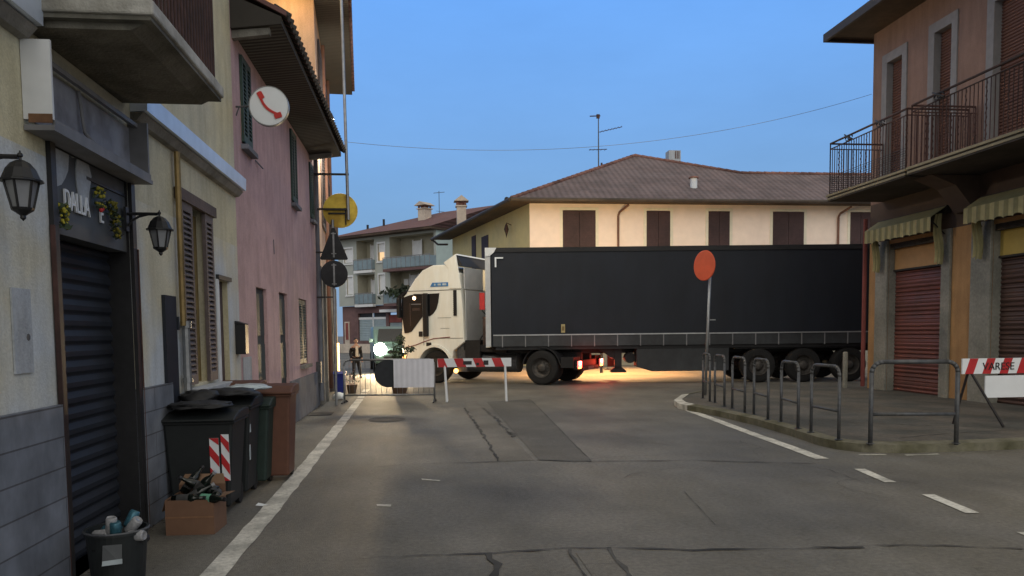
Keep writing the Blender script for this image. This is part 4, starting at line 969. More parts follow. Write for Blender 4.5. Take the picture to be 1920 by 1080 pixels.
# -- trailer (local x along, y away from camera)
tr = MB(); X0, X1 = -1.42, 12.15
tr.box(X0, X1, .02, 2.5, 1.12, 3.90); trl = tr.build('trailer_body', M['tarp'], TR, bevel=.03)
b = MB()
n_ = 90     # curtain with shallow vertical folds
for i in range(n_):
    xa, xb = X0+.02+(X1-X0-.04)*i/n_, X0+.02+(X1-X0-.04)*(i+1)/n_
    ya, yb = .006+.0022*math.sin(i*1.55)+.003*math.sin(i*.53), .006+.0022*math.sin((i+1)*1.55)+.003*math.sin((i+1)*.53)
    b.quad([(xa,ya,1.44),(xb,yb,1.44),(xb,yb*.4,3.80),(xa,ya*.4,3.80)])
b.build('side_curtain', M['tarp'], trl, smooth=True)
b = MB(); b.box(X0-.01, X1, -.025, .0, 3.80, 3.93); b.build('top_rail', M['trim_d'], trl)
b = MB(); b.box(X0+.05, X1, -.032, -.006, 1.425, 1.46); b.build('side_rail', M['alu'], trl)
b = MB(); b.box(X0+.05, X1, -.010, .012, 1.12, 1.42); b.build('side_board', M['band'], trl)
k = 0
while X0+.3+k*.66 < X1: b = MB(); b.box(X0+.3+k*.66, X0+.33+k*.66, -.026, -.011, 1.10, 1.425); k += 1; b.build('buckle_strap', M['greymetal'], trl)
b = MB(); b.box(X0-.16, X0-.011, -.02, .02, 1.12, 3.92, 0); b.box(X0-.10,X0-.03,.02,2.48,1.12,3.92,0); b.build('front_frame', M['cabgrey'], trl)
b = MB(); b.prism([(X0-.16,3.93),(X0+.17,3.93),(X0+.10,3.80),(X0-.02,3.70),(X0-.15,3.68)], 'y', -.045, .5); b.build('corner_cap', M['whitebox'], trl)
b = MB(); b.box(X0+.12,X0+.36,-.04,-.026,3.62,3.66); b.box(X0+.12,X0+.165,-.04,-.026,3.38,3.62); b.build('corner_marking', M['white'], trl)
b = MB(); b.box(.58,.69,-.034,-.012,1.50,1.74); b.box(.60,.67,-.038,-.0345,1.56,1.68,1); b.build('sticker', [M['aw_y'], M['ochre']], trl)
b = MB(); b.box(X0-.33,X0-.18,-.03,.10,2.18,2.66); b.build('red_tag', M['red'], trl)
b = MB(); b.box(-1.3, 12.0, .75, 1.0, .88, 1.12); b.box(-1.3, 12.0, 1.55, 1.8, .88, 1.12); b.box(-1.3,12.0,.05,.12,1.02,1.12); b.build('trailer_chassis', M['trim_d'], TR)
b = MB(); b.box(2.15,2.35,.25,.45,.42,1.12); b.box(2.15,2.35,2.0,2.2,.42,1.12); b.box(2.05,2.47,.18,.52,.33,.36); b.box(2.05,2.47,1.93,2.27,.33,.36); b.prism([(2.0,.36),(2.5,.36),(2.33,.50),(2.17,.50)],'y',.25,.45); b.box(2.2,2.3,.45,2.0,.70,.78)
b.prism([(1.5,1.12),(2.15,1.12),(2.15,.7)],'y',.28,.34); b.build('landing_leg', M['trim_d'], TR)
b = MB(); b.prism([(2.75,1.02),(5.42,1.02),(5.42,.36),(3.2,.36),(2.75,.50)], 'y', .06, .62); b.build('pallet_box', M['band'], TR, bevel=.02)
b = MB(); b.cyl((2.6,.3,.75),(2.6,.62,.75),.16,.16,14); b.build('air_tank', M['trim_d'], TR)
def wheel(x, y, parent=TR, Mx=None, dual=True, wd=.30, rad=.50, name='wheel'):
    MM = (Mx or Matrix.Identity(4)) @ Matrix.Translation((x, y, rad))
    b = MB(M=MM); b.lathe([(.28,.02),(.44,.0),(.485,.02),(.50,.06),(.50,wd-.06),(.485,wd-.02),(.44,wd),(.28,wd)], (0,0,0), 'y', 36); wo = b.build(name, M['tyre'], parent, smooth=True)
    b = MB(M=MM); b.lathe([(.29,.0),(.27,.03),(.26,.10),(.20,.13),(.13,.12),(.12,.03),(.10,.01),(0,.01)] if dual else [(.29,.0),(.27,.02),(.22,.02),(.16,-.01),(.10,-.03),(0,-.03)], (0,0,0), 'y', 28)
    for k in range(10):
        a = 2*math.pi*k/10; b.cyl((.165*math.cos(a),.09,.165*math.sin(a)),(.165*math.cos(a),.135,.165*math.sin(a)),.016,.016,6)
    b.build('rim', M['rim'], wo, smooth=True); return wo
for x in (6.27, 7.58, 8.89):
    wheel(x, .06); wheel(x, 2.14, wd=.30)
    b = MB(); b.cyl((x,.3,.5),(x,2.2,.5),.07,.07,10); b.build('axle', M['trim_d'], TR)
b = MB(); b.box(5.6, 9.6, .10,.30,.98,1.0); b.build('trailer_mudguard', M['trim_d'], TR)
# -- tractor: local frame x' forward (to the left, away from camera), y' across to the far side
a24 = R(24)
fx = Vector((-math.cos(a24), math.sin(a24), 0)); fy = Vector((math.sin(a24), math.cos(a24), 0))
TM = Matrix(((fx.x, fy.x, 0, 0), (fx.y, fy.y, 0, 0), (0, 0, 1, 0), (0, 0, 0, 1)))   # columns: forward, far side, up
def T(): return MB(M=TM)
TCM = TM @ Matrix.Translation((2.49,0,0)) @ Matrix.Diagonal((.935,1,1,1)) @ Matrix.Translation((-2.49,0,0))
arch = [(3.57+.60*math.cos(t), .50+.60*math.sin(t)) for t in [math.pi*k/12 for k in range(0, 13)]]
prof = [(2.49,1.25),(2.53,2.2),(2.60,3.0),(2.68,3.55),(2.745,3.88),(2.80,3.87),(3.19,3.66),(3.6,3.62),(3.99,3.46),(4.28,3.20),(4.50,2.93),(4.62,2.76),(4.70,2.70),(4.77,2.45),(4.79,1.96),(4.80,1.5),(4.83,.95),(4.84,.42),(4.22,.38)]+arch+[(2.92,.95)]
arch_n = len(arch)
# main cab shell
cabp = [(2.49,1.25),(2.53,2.2),(2.60,2.9),(2.62,3.30),(3.19,3.58),(3.6,3.58),(3.99,3.44),(4.28,3.19),(4.50,2.92),(4.64,2.72),(4.72,2.66),(4.78,2.45),(4.80,1.96),(4.82,1.5),(4.84,.95),(4.84,.42),(4.18,.40)]+arch+[(2.90,.98)]
b = MB(M=TCM); b.prism(cabp, 'y', .03, 2.45); cabo = b.build('cab', M['cabwhite'], TR, tri=True, bevel=.07, segs=3)
# roof side fairing with raised rear wing
for q in (.0, 2.42):
    b = MB(M=TCM); b.prism([(2.56,2.85),(2.745,3.88),(3.19,3.64),(3.02,3.45),(3.00,2.85)], 'y', q, q+.06); b.build('side_fairing', M['cabwhite'], cabo, bevel=.015)
b = MB(M=TCM); b.prism([(2.52,3.50),(2.745,3.86),(2.80,3.84),(3.15,3.60)], 'y', .07, 2.41); b.build('roof_deflector', M['trim_d'], cabo)
b = MB(M=TCM); b.prism([(2.70,3.84),(2.745,3.89),(2.79,3.86)], 'y', .07, 2.41); b.build('deflector_lip', M['cabwhite'], cabo)
b = MB(M=TCM); b.box(2.46,2.485,.12,2.36,1.25,2.80); b.box(2.50,2.53,.12,2.36,2.84,3.48); b.build('rear_panel', M['cabgrey'], cabo)
# dark glazing
wp = [(4.77,2.62),(4.45,2.70),(4.01,2.72),(4.01,2.03),(4.43,1.58),(4.56,1.54),(4.70,1.53),(4.77,1.96),(4.79,2.40)]
b = MB(M=TCM); b.prism(wp, 'y', .008, .026); b.build('door_window', M['glass'], cabo, tri=True)
b = MB(M=TCM); b.prism([(3.92,2.72),(3.37,2.73),(3.41,2.46),(3.48,2.26),(3.60,2.12),(3.72,2.05),(3.92,2.03)], 'y', .008, .026); b.build('rear_side_window', M['glass'], cabo, tri=True)
b = MB(M=TCM); b.box(3.76,3.95,-.09,.0,1.42,2.74); b.build('mirror', M['trim_d'], cabo, bevel=.03)
b = MB(M=TCM); b.tube([(3.85,-.05,2.70),(4.3,-.03,2.71)], .02); b.build('mirror_arm', M['trim_d'], cabo)
b = MB(M=TCM); b.prism([(4.655,2.66),(4.80,2.60),(4.87,2.2),(4.85,1.55),(4.80,1.52)], 'y', .10, 2.38); b.build('windscreen', M['glass'], cabo)
b = MB(M=TCM); b.prism([(4.60,2.80),(4.66,2.84),(4.95,2.66),(4.93,2.60)], 'y', .03, 2.45); b.build('sun_visor', M['trim_d'], cabo)
b = MB(M=TCM); b.box(4.80,4.92,-.12,.03,2.0,2.62); b.build('front_mirror', M['trim_d'], cabo, bevel=.03)
b = MB(M=TCM); b.box(2.74,2.85,.0,.028,2.04,2.80); b.build('air_slot', M['trim_d'], cabo)
b = MB(M=TCM)
for k in range(12): b.box(2.735,2.855,-.006,-.0005,2.06+k*.062,2.075+k*.062)
b.build('slot_vanes', M['trim_d'], cabo)
b = MB(M=TCM); b.box(2.58,4.62,.020,.0285,2.81,2.825); b.box(2.52,3.56,.020,.0285,1.36,1.37); b.box(2.95,3.45,.022,.0285,1.98,1.988); b.box(3.975,3.985,.020,.0285,1.15,2.0); b.box(3.02,3.35,.022,.0285,1.66,1.667); b.build('panel_gaps', M['trim_d'], cabo)
b = MB(M=TCM); b.tube([(4.70,.018,1.08),(4.3,.018,1.16),(3.95,.018,1.27),(3.60,.018,1.36),(3.0,.018,1.40)], .013, 6); b.build('door_stripe', M['brickred'], cabo)
b = MB(M=TCM); b.box(4.02,4.16,.005,.028,1.42,1.58); b.build('door_handle', M['black'], cabo, bevel=.01)
b = MB(M=TCM); b.box(3.70,3.88,.005,.028,1.13,1.24); b.build('step_recess', M['black'], cabo)
b = MB(M=TCM); b.prism([(3.04,2.93),(3.70,2.93),(3.62,3.05),(3.04,3.05)], 'y', .012, .0285, 0)
for k, (u, v_) in enumerate(((3.55,3.50),(3.42,3.30),(3.24,3.10))): b.box(v_, u, .008, .0115, 2.96, 3.02, 1)
b.build('badge_decal', [M['blue'], M['pale']], cabo)
b = MB(M=TCM); b.sph((4.30,.0,2.60), (.06,.05,.06), 12); b.build('cab_lamp', E_WARM, cabo)
b = MB(M=TCM); b.box(4.06,4.42,.002,.0075,2.40,2.43,0); b.box(4.45,4.48,.002,.0075,1.75,2.45,1); b.box(4.10,4.38,.0025,.0075,2.22,2.30,1); b.build('window_reflection_strip', [M['greymetal'], M['brownwood']], cabo)
ring = MB(M=TCM)
for k in range(16):
    t0, t1 = math.pi*k/16, math.pi*(k+1)/16
    def A_(t, q): return (3.57+q*math.cos(t), .50+q*math.sin(t))
    ring.prism([A_(t0,.60),A_(t1,.60),A_(t1,.67),A_(t0,.67)], 'y', -.03, .20)
ring.build('wheel_arch', M['cabwhite'], cabo)
b = MB(M=TCM); b.box(4.10,4.86,-.01,2.48,.30,.62); b.build('bumper', M['cabwhite'], cabo, bevel=.05)
b = MB(M=TCM); b.sph((4.76,.05,1.0), (.07,.07,.09), 12); b.build('headlight', emit('truck_side_lamp',(1,.85,.6),12), cabo)
b = MB(M=TCM); b.sph((4.74,.03,.80), (.05,.05,.05), 10); b.build('indicator', E_MARK, cabo)
# chassis
b = T(); b.box(-.95,4.2,.75,.90,.62,.92); b.box(-.95,4.2,1.55,1.70,.62,.92); b.box(-1.0,-.92,.1,2.35,.45,.70); b.box(.5,2.5,.25,.75,.92,1.0); b.box(2.0,2.5,.10,.75,.6,1.3); b.build('tractor_chassis', M['trim_d'], TR)
b = T(); b.cyl((.85,.42,.62),(2.45,.42,.62),.28,.28,20); b.box(2.46,2.78,.12,.6,.35,1.15); b.build('fuel_tank', M['steel_d'], TR)
b = T(); b.prism([(1.15,1.05),(2.55,1.25),(2.55,1.0),(1.15,.92)], 'y', .12, .7); b.build('side_panel', M['trim_d'], TR)
b = T(); b.box(1.75,1.95,.2,.5,1.05,2.0); b.build('air_filter', M['brownwood'], TR)
b = T(); b.tube([(2.1,.3,1.3),(1.9,.7,1.9),(2.3,.9,2.2)], .02); b.tube([(2.1,.5,1.2),(1.8,.9,1.9),(2.35,1.1,2.3)], .02); b.build('air_hoses', M['trim_d'], TR)
b = T(); b.box(1.62,1.78,.05,.25,1.08,2.35); b.build('pale_upright', M['cabwhite'], TR)
b = T(); b.sph((2.80,.06,.38), (.07,.06,.07), 12); b.build('side_marker_light', E_MARK, TR)
b = T(); b.box(-.6,.5,.9,1.5,.92,1.12); b.build('fifth_wheel', M['trim_d'], TR)
for yy in (-.02, 1.95):
    b = T()
    for k in range(10):
        t0, t1 = math.pi*(.05+.9*k/10), math.pi*(.05+.9*(k+1)/10)
        b.prism([(.57*math.cos(t0),.50+.57*math.sin(t0)),(.57*math.cos(t1),.50+.57*math.sin(t1)),(.60*math.cos(t1),.50+.60*math.sin(t1)),(.60*math.cos(t0),.50+.60*math.sin(t0))], 'y', yy+.02, yy+.60)
    b.box(-.98,-.60,yy+.02,yy+.60,.50,.80); b.build('mudguard', M['trim_d'], TR)
wheel(0, .0, Mx=TM, wd=.58); wheel(0, 1.95, Mx=TM, wd=.55); wheel(3.50, .06, Mx=TM, dual=False); wheel(3.50, 2.15, Mx=TM, dual=False)
for yy in (.08, 2.10):
    b = T(); b.box(-1.07,-1.0,yy,yy+.36,.44,.70); b.build('tail_light_housing', M['black'], TR)
    b = T(); b.box(-1.10,-1.065,yy+.08,yy+.26,.575,.68); b.build('tail_light', E_REDH, TR)
    b = T(); b.box(-1.10,-1.065,yy+.02,yy+.075,.50,.68); b.box(-1.10,-1.065,yy+.265,yy+.32,.50,.68); b.build('tail_light_edge', E_RED, TR)
    b = T(); b.box(-1.10,-1.065,yy+.09,yy+.25,.475,.55); b.build('rear_indicator', E_MARK, TR)
    p_ = TM @ Vector((-1.25, yy+.18, .6)); q_ = Matrix.Rotation(-YAW, 4, 'Z') @ p_
    point('tail_glow', Vector((3.431,22.749,0))+q_, 14.0, (1,.07,.03), .1)
b = T(); b.box(-1.09,-1.0,.55,2.0,.40,.52); b.box(-1.092,-1.09,1.0,1.5,.41,.51,1); b.build('rear_plate', [M['trim_d'], M['greymetal']], TR)

# ================================================================== PEOPLE / STREET LIFE beyond the lorry
def person():
    loc = (-2.22, 27.9, 0)
    root = thing('person', loc, R(15), 'person in dark jacket and pale shirt walking beside the lit wall', 'person')
    V = [(0,0,.80),(0,-.01,.98),(0,-.03,1.16),(0,-.04,1.27),(0,-.06,1.36),(0,-.08,1.44),
         (-.075,0,.76),(-.10,-.10,.44),(-.10,-.02,.08),(-.10,-.12,.035),
         (.075,0,.76),(.13,.05,.44),(.20,.18,.10),(.22,.06,.04),
         (-.16,-.03,1.21),(-.21,.0,.98),(-.19,-.10,.78),(-.19,-.13,.70),
         (.16,-.03,1.21),(.21,.02,.98),(.21,-.10,.79),(.21,-.13,.71)]
    Rr = [.125,.115,.135,.10,.048,.055,.085,.058,.042,.035,.085,.058,.042,.035,.055,.042,.032,.026,.055,.042,.032,.026]
    Ed = [(0,1),(1,2),(2,3),(3,4),(4,5),(0,6),(6,7),(7,8),(8,9),(0,10),(10,11),(11,12),(12,13),(3,14),(14,15),(15,16),(16,17),(3,18),(18,19),(19,20),(20,21)]
    for side, w_ in ((-1,17),(1,21)):
        bx, by, bz = V[w_]
        for k in range(5):
            V.append((bx+(k-2)*.013*1.0, by-.02-(.012 if k else .0), bz-.06-(.012 if k in (2,3) else 0))); Rr.append(.008); Ed.append((w_, len(V)-1))
    def skin(name, V, E_, Rr, mt, sub=1):
        me = bpy.data.meshes.new(name); me.from_pydata(V, E_, []); me.materials.append(mt)
        o = bpy.data.objects.new(name, me); SC.collection.objects.link(o); o.parent = root
        o.modifiers.new('skin', 'SKIN').use_smooth_shade = True
        for i, d in enumerate(me.skin_vertices[0].data): d.radius = (Rr[i], Rr[i]); d.use_root = (i == 0)
        s = o.modifiers.new('sub', 'SUBSURF'); s.levels = sub; s.render_levels = sub; return o
    skin('body', V, Ed, Rr, M['skin'], 1)
    # legs of the trousers and shoes
    idx = [0,6,7,8,10,11,12]; mp_ = {v: i for i, v in enumerate(idx)}
    skin('trousers', [V[i] for i in idx], [(0,1),(1,2),(2,3),(0,4),(4,5),(5,6)], [.145,.10,.073,.055,.10,.073,.055], M['trousers'])
    idx = [0,1,2,3,14,15,16,18,19,20]
    skin('jacket', [V[i] for i in idx], [(0,1),(1,2),(2,3),(3,4),(4,5),(5,6),(3,7),(7,8),(8,9)], [.165,.15,.165,.115,.075,.058,.045,.075,.058,.045], M['jacket'])
    b = MB(); b.taper(-.045,.075,-.195,-.14,.86,-.04,.06,-.20,-.14,1.27); b.build('shirt', M['shirt'], root, bevel=.02)
    b = MB(); b.sph((0,-.09,1.48), (.078,.092,.108), 16); b.sph((0,-.185,1.47), (.012,.018,.018), 8); b.sph((-.078,-.085,1.475), (.012,.02,.028), 8); b.sph((.078,-.085,1.475), (.012,.02,.028), 8); b.build('head', M['skin'], root, smooth=True)
    b = MB(); b.sph((-.03,-.176,1.495), (.012,.008,.007), 8); b.sph((.03,-.176,1.495), (.012,.008,.007), 8); b.box(-.022,.022,-.186,-.176,1.432,1.438); b.build('eyes_and_mouth', M['hair'], root)
    b = MB(); b.sph((0,-.065,1.515), (.088,.10,.095), 16); b.build('hair', M['hair'], root, smooth=True)
    b = MB(); b.sph((-.10,-.06,.035), (.045,.12,.04), 12); b.sph((.21,.13,.035), (.045,.12,.04), 12); b.build('shoes', M['black'], root, smooth=True)
    root.scale = (.90,.90,.87)
person()

car = thing('parked_car', (-.95, 31.5, 0), R(6), 'pale green car facing the camera with headlights on behind the lorry cab', 'car')
# local: front toward -y
b = MB(); prof_c = [(-.0,.28),(-.02,.55),(.05,.72),(.85,.88),(1.45,1.32),(1.8,1.42),(3.0,1.42),(3.6,1.0),(3.95,.9),(4.0,.3)]
b.prism(prof_c, 'x', -.84, .84); b.build('body', M['cargreen'], car, bevel=.09, segs=3)
b = MB(); b.add([(-.68,.88,.93),(.68,.88,.93),(.58,1.44,1.33),(-.58,1.44,1.33)],[(0,1,2,3)]);
for v in b.v: v.y -= .012; v.z += .012
b.build('windscreen', M['glass'], car)
b = MB(); b.box(-.5,.5,-.035,-.015,.36,.50); b.box(-.35,.35,-.03,-.0,.60,.68); b.build('grille', M['black'], car)
for sx in (-1, 1):
    b = MB(); b.sph((sx*.62,-.02,.72), (.24,.08,.19), 16); b.build('headlight', E_HEAD, car)
    b = MB(); b.box(sx*.92-.08, sx*.92+.08, 1.0,1.1,.92,1.04); b.build('wing_mirror', M['cargreen'], car, bevel=.02)
    for yy in (.75, 3.3):
        b = MB(); b.cyl((sx*.86,yy,.3),(sx*.68,yy,.3),.3,.3,20); b.build('wheel', M['tyre'], car)
for sx in (-.62, .62):
    p = Vector((-.95,31.5,0))+Matrix.Rotation(R(6),3,'Z') @ Vector((sx,-.18,.90)); spot('headlight_beam', p, (sx*.1-.14,-1,-.30), 1500, (1,.70,.36), 60)

car.scale = (1,1,1.28)
# potted shrub between barrier and lorry
sh = thing('potted_shrub', (-.55, 20.6, 0), 0, 'dark potted shrub just behind the crowd barrier', 'shrub')
b = MB(); b.lathe([(0,0),(.17,0),(.23,.38),(.25,.40),(.21,.40),(0,.36)], n=18); b.build('pot', M['pot'], sh)
b = MB(); 
for k in range(7): b.cyl((0,0,.36),(random.uniform(-.2,.25),random.uniform(-.2,.2),random.uniform(.9,1.4)),.015,.006,5)
b.build('stems', M['trunk'], sh)
b = MB()
for c_, rad_, n_ in (((-.02,0,1.0),(.22,.22,.36),420),((.04,0,1.35),(.12,.12,.16),120),((.24,-.02,1.12),(.18,.12,.08),90)):
    for k in range(n_):
        d = Vector((random.gauss(0,1),random.gauss(0,1),random.gauss(0,1))).normalized()*random.uniform(.4,1.05)
        p = Vector(c_)+Vector((d.x*rad_[0],d.y*rad_[1],d.z*rad_[2])); u = Vector((random.uniform(-1,1),random.uniform(-1,1),random.uniform(-1,1))).normalized()*.04; v_ = u.orthogonal().normalized()*.018
        b.quad([p-u, p+v_, p+u, p-v_], random.randint(0,1))
b.build('foliage', [M['leaf'], M['leaf2']], sh)
# blue bin and flower pot by the far wall
bb_ = thing('blue_bin', (-2.10, 21.0, 0), 0, 'narrow blue plastic bin against the far left wall', 'bin')
b = MB(); b.taper(-.13,.13,0,.3,0,-.15,.15,-.02,.32,.50); b.build('body', M['bluebin'], bb_, bevel=.015)
b = MB(); b.prism([(-.05,.50),(.34,.50),(.30,.56),(.0,.56)], 'x', -.165, .165); b.build('lid', M['bluebin'], bb_, bevel=.01)
fp = thing('flower_pot', (-1.78, 20.9, 0), 0, 'pot of pinkish flowers beside the blue bin', 'flower pot')
b = MB(); b.lathe([(0,0),(.10,0),(.14,.22),(.12,.22),(0,.18)], n=14); b.build('pot', M['pot'], fp)
b = MB(); M['pinkfl'] = mat('pink_flower', (.45,.25,.24), .8, .2, 20)
for k in range(90):
    p = Vector((random.gauss(0,.08),random.gauss(0,.07),.38+random.gauss(0,.10))); u = Vector((random.uniform(-1,1),random.uniform(-1,1),random.uniform(-1,1))).normalized()*.035; v_ = u.orthogonal().normalized()*.016
    b.quad([p-u, p+v_, p+u, p-v_], random.randint(0,1))
b.build('blooms', [M['pinkfl'], M['leaf']], fp)

# ================================================================== STREET LAMP beyond the lorry lighting the cream house
sl = thing('street_lamp', (6.6, 28.9, 0), 0, 'street lamp standing behind the lorry before the cream house', 'street lamp')
b = MB(); b.cyl((0,0,0),(0,0,4.05),.06,.045,12); b.build('pole', M['steel_d'], sl)
b = MB(); b.lathe([(0,4.28),(.2,4.2),(.26,4.08),(.0,4.08)], n=18); b.build('hood', M['steel_d'], sl)
b = MB(); b.sph((0,0,4.0), (.12,.12,.09), 12); b.build('bulb', E_LAMP, sl)
point("street_lamp_light", (6.6,28.9,3.88), 1500, (1.0,.72,.34), .15)
spot('street_lamp_beam', (6.6,28.9,3.86), (0,0,-1), 12500, (1.0,.44,.13), 116)

# ================================================================== CREAM HOUSE BEHIND (faces the camera)
bh = thing('hipped_roof_house', (4.82, 35, 0), 0, 'long cream house with hipped tile roof and brown shutters behind the lorry', 'house')
def X(x): return x-4.82
win = [(6.28,7.75),(10.05,11.13),(12.89,13.88),(15.9,17.38),(19.6,20.6)]
WZ0, WZ1 = 4.85, 6.84
holes = [(X(a),X(b),WZ0,WZ1,.12) for a, b in win]
gh = [(X(6.3),X(7.4),0,2.3,.15),(X(10.2),X(11.2),.9,2.3,.15),(X(13),X(14),.9,2.3,.15)]
b = MB(); facade(b, 0, 20, 0, 7.15, holes+gh, 0, lambda x, z: 1 if z < .8 else 0, zc=(.8,))
b.quad([(20,0,0),(20,12,0),(20,12,7.15),(20,0,7.15)])
for h_ in holes+gh: b.quad([(h_[0],.14,h_[2]),(h_[1],.14,h_[2]),(h_[1],.14,h_[3]),(h_[0],.14,h_[3])], 2)
b.build('wall', [M['bgwall'], M['stone'], M['darkwood']], bh)
for a, c_ in win:
    s_ = MB(); a_, b_ = X(a), X(c_); mid = (a_+b_)/2
    s_.box(a_+.01, mid-.01, -.045, -.005, WZ0+.02, WZ1-.02, 0); s_.box(mid+.01, b_-.01, -.045, -.005, WZ0+.02, WZ1-.02, 0)
    z = WZ0+.1
    while z < WZ1-.1: s_.box(a_+.08, mid-.07, -.055, -.046, z, z+.035, 0); s_.box(mid+.07, b_-.08, -.055, -.046, z, z+.035, 0); z += .075
    s_.build('shutter', M['bgshut'], bh)
    s_ = MB(); s_.box(a_-.13, a_, -.025, -.002, WZ0-.1, WZ1+.12); s_.box(b_, b_+.13, -.025, -.002, WZ0-.1, WZ1+.12); s_.box(a_, b_, -.025, -.002, WZ1, WZ1+.12); s_.box(a_-.13,b_+.13,-.08,-.002,WZ0-.16,WZ0-.102); s_.build('window_surround', mat('cream_surround',(.70,.66,.54),.8,.05,6), bh)
for a_, b_, c_, d_, _ in gh:
    s_ = MB(); s_.box(a_, b_, .1, .14, c_, d_); s_.build('shutter', M['bgshut'], bh)
for x in (8.75, 19.0):
    s_ = MB(); s_.tube([(X(x)+.35,-.55,7.0),(X(x)+.05,-.12,6.75),(X(x),-.08,6.6),(X(x),-.08,.1)], .05, 8); s_.build('downpipe', M['pipe_b'], bh)
# left wing wall
wd_ = Vector((-.208,.978)).normalized(); Wn = Vector((-.978,-.208))
b = MB(); WM = Matrix(((-wd_.x, -Wn.x, 0, 0), (-wd_.y, -Wn.y, 0, 0), (0,0,1,0),(0,0,0,1)))   # x from far end toward corner
L_ = 13.6
wing = MB(M=WM); wh = [(-L_+4.2,-L_+5.1,4.6,6.9,.15),(-L_+6.6,-L_+7.9,4.9,6.7,.15)]
facade(wing, -L_, 0, 0, 7.15, [(-9.3,-8.5,4.2,6.75,.15),(-7.4,-6.2,4.6,6.5,.15)], 0)
for q in ((-9.3,-8.5,4.2,6.75),(-7.4,-6.2,4.6,6.5)): wing.quad([(q[0],.13,q[2]),(q[1],.13,q[2]),(q[1],.13,q[3]),(q[0],.13,q[3])], 1)
wing.build('side_wall', [M['bgside'], M['darkwood']], bh)
for (a_, b_, c_, d_) in ((-9.3,-8.5,4.2,6.75),(-7.4,-6.2,4.6,6.5)):
    s_ = MB(M=WM); s_.box(a_, b_, -.03, .1, c_, d_); s_.build('shutter', M['bgshut'], bh)
s_ = MB(M=WM); s_.lathe([(0,.4),(.06,.3),(.12,.1),(.05,-.1),(0,-.3)], (-2.5,-.25,6.2), n=8); s_.tube([(-2.5,0,6.5),(-2.5,-.25,6.6)], .02); s_.build('wall_lamp', M['rustiron'], bh)
# roof: front slope, left slope, back
o_ = Vector((4.82,35))
def RL(x, y, z): return (x-4.82, y-35, z)
eL = (3.95,34.2,7.2); fl = (3.95+wd_.x*15.0-.0, 34.2+wd_.y*15.0, 7.2)
apx = (11.09,40.80,10.50); r1 = (15.67,38.06,9.13); r2 = (26,38.06,9.13); eR = (26,34.2,7.2); bkR = (26,41.9,7.2)
fa_ = (apx[0]+wd_.x*9, apx[1]+wd_.y*9, 10.50)
rf = MB(); rf.add([RL(*p) for p in (eL,eR,r2,r1,apx)], [(0,1,2,3,4)]); 
rf.add([RL(*p) for p in (eL,apx,fa_,fl)], [(0,1,2,3)]); rf.add([RL(*p) for p in (r1,r2,bkR,(15.5,41.9,7.2))], [(0,1,2,3)])
rf.add([RL(*p) for p in (apx,r1,(15.5,41.9,7.2),(18,48,7.2),fa_)], [(0,1,2,3,4)])
rfo = rf.build('roof', M['tile'], bh, tri=True)
sf = MB(); sf.add([RL(3.95,34.2,7.12),RL(26,34.2,7.12),RL(26,35.02,7.12),RL(4.83,35.02,7.12)], [(0,1,2,3)])
sf.add([RL(3.95,34.2,7.12),RL(4.83,35.02,7.12),RL(4.83+wd_.x*14.2,35.02+wd_.y*14.2,7.12),RL(fl[0],fl[1],7.12)], [(0,1,2,3)])
sf.build('soffit', M['soffit'], bh)
gt = MB(); gt.tube([RL(3.9,34.13,7.15),RL(26,34.13,7.15)], .09, 8); gt.tube([RL(3.88,34.15,7.15),RL(fl[0]-.05,fl[1],7.15)], .09, 8); gt.tube([RL(fl[0],fl[1],7.1),RL(fl[0]+.3,fl[1]-.4,6.8),RL(fl[0]+.85,fl[1]-.9,6.75)], .06, 8); gt.build('gutter', M['gutter'], bh)
rt = MB()
def ridge(a, b_, r_=.10):
    a = Vector(a); b_ = Vector(b_); n_ = int((b_-a).length/.38)
    for i in range(n_): p = a.lerp(b_, i/n_); q = a.lerp(b_, (i+1.08)/n_); rt.cyl(RL(*p), RL(*q), r_*1.12, r_*.9, 8)
ridge(eL, apx); ridge(apx, r1); ridge(r1, r2)
rt.build('ridge_tiles', M['ridge'], rfo)
def chimney(parent, c, w_, h_, capm=True, mt='chimney'):
    b = MB(); x, y, z = c; b.box(x-w_/2,x+w_/2,y-w_/2,y+w_/2,z-.6,z+h_,0)
    if capm:
        b.box(x-w_*.62,x+w_*.62,y-w_*.62,y+w_*.62,z+h_,z+h_+.07,0)
        for sx in (-1,1):
            for sy in (-1,1): b.box(x+sx*w_*.42-.06,x+sx*w_*.42+.06,y+sy*w_*.42-.06,y+sy*w_*.42+.06,z+h_+.07,z+h_+.30,1)
        b.box(x-w_*.3,x+w_*.3,y-w_*.3,y+w_*.3,z+h_+.07,z+h_+.30,1)
        b.prism([(x-w_*.8,z+h_+.30),(x+w_*.8,z+h_+.30),(x,z+h_+.62)], 'y', y-w_*.8, y+w_*.8, 0)
    b.build('chimney', [M[mt], M['ridge']], parent)
b = MB(); b.box(X(12.8)-.02,X(13.4),5.4,6.0,9.4,10.72,0)
for k in range(3): b.box(X(12.8)+.30+k*.09,X(12.8)+.34+k*.09,5.38,5.399,10.3,10.68,1)
b.build('chimney', [M['greyplaster'], M['ridge']], bh)
b = MB(); b.cyl((X(12.52),.9,7.5),(X(12.52),.9,8.45),.16,.16,12); b.cyl((X(12.52),.9,8.45),(X(12.52),.9,8.52),.24,.20,12,1); b.build('vent_pipe', [M['whitebox'], M['ridge']], bh)
chimney(bh, RL(2.43,46.1,7.9), .52, .75)
b = MB(); b.cyl(RL(4.7,43.0,7.8),RL(4.7,43.0,8.55),.10,.10,8); b.sph(RL(4.7,43.0,8.6),.14,8); b.build('vent_pipe', M['trim_d'], bh)
an = thing('tv_antenna', (9.29, 41.2, 9.3), 0, 'tall thin television antenna on the hipped roof', 'antenna')
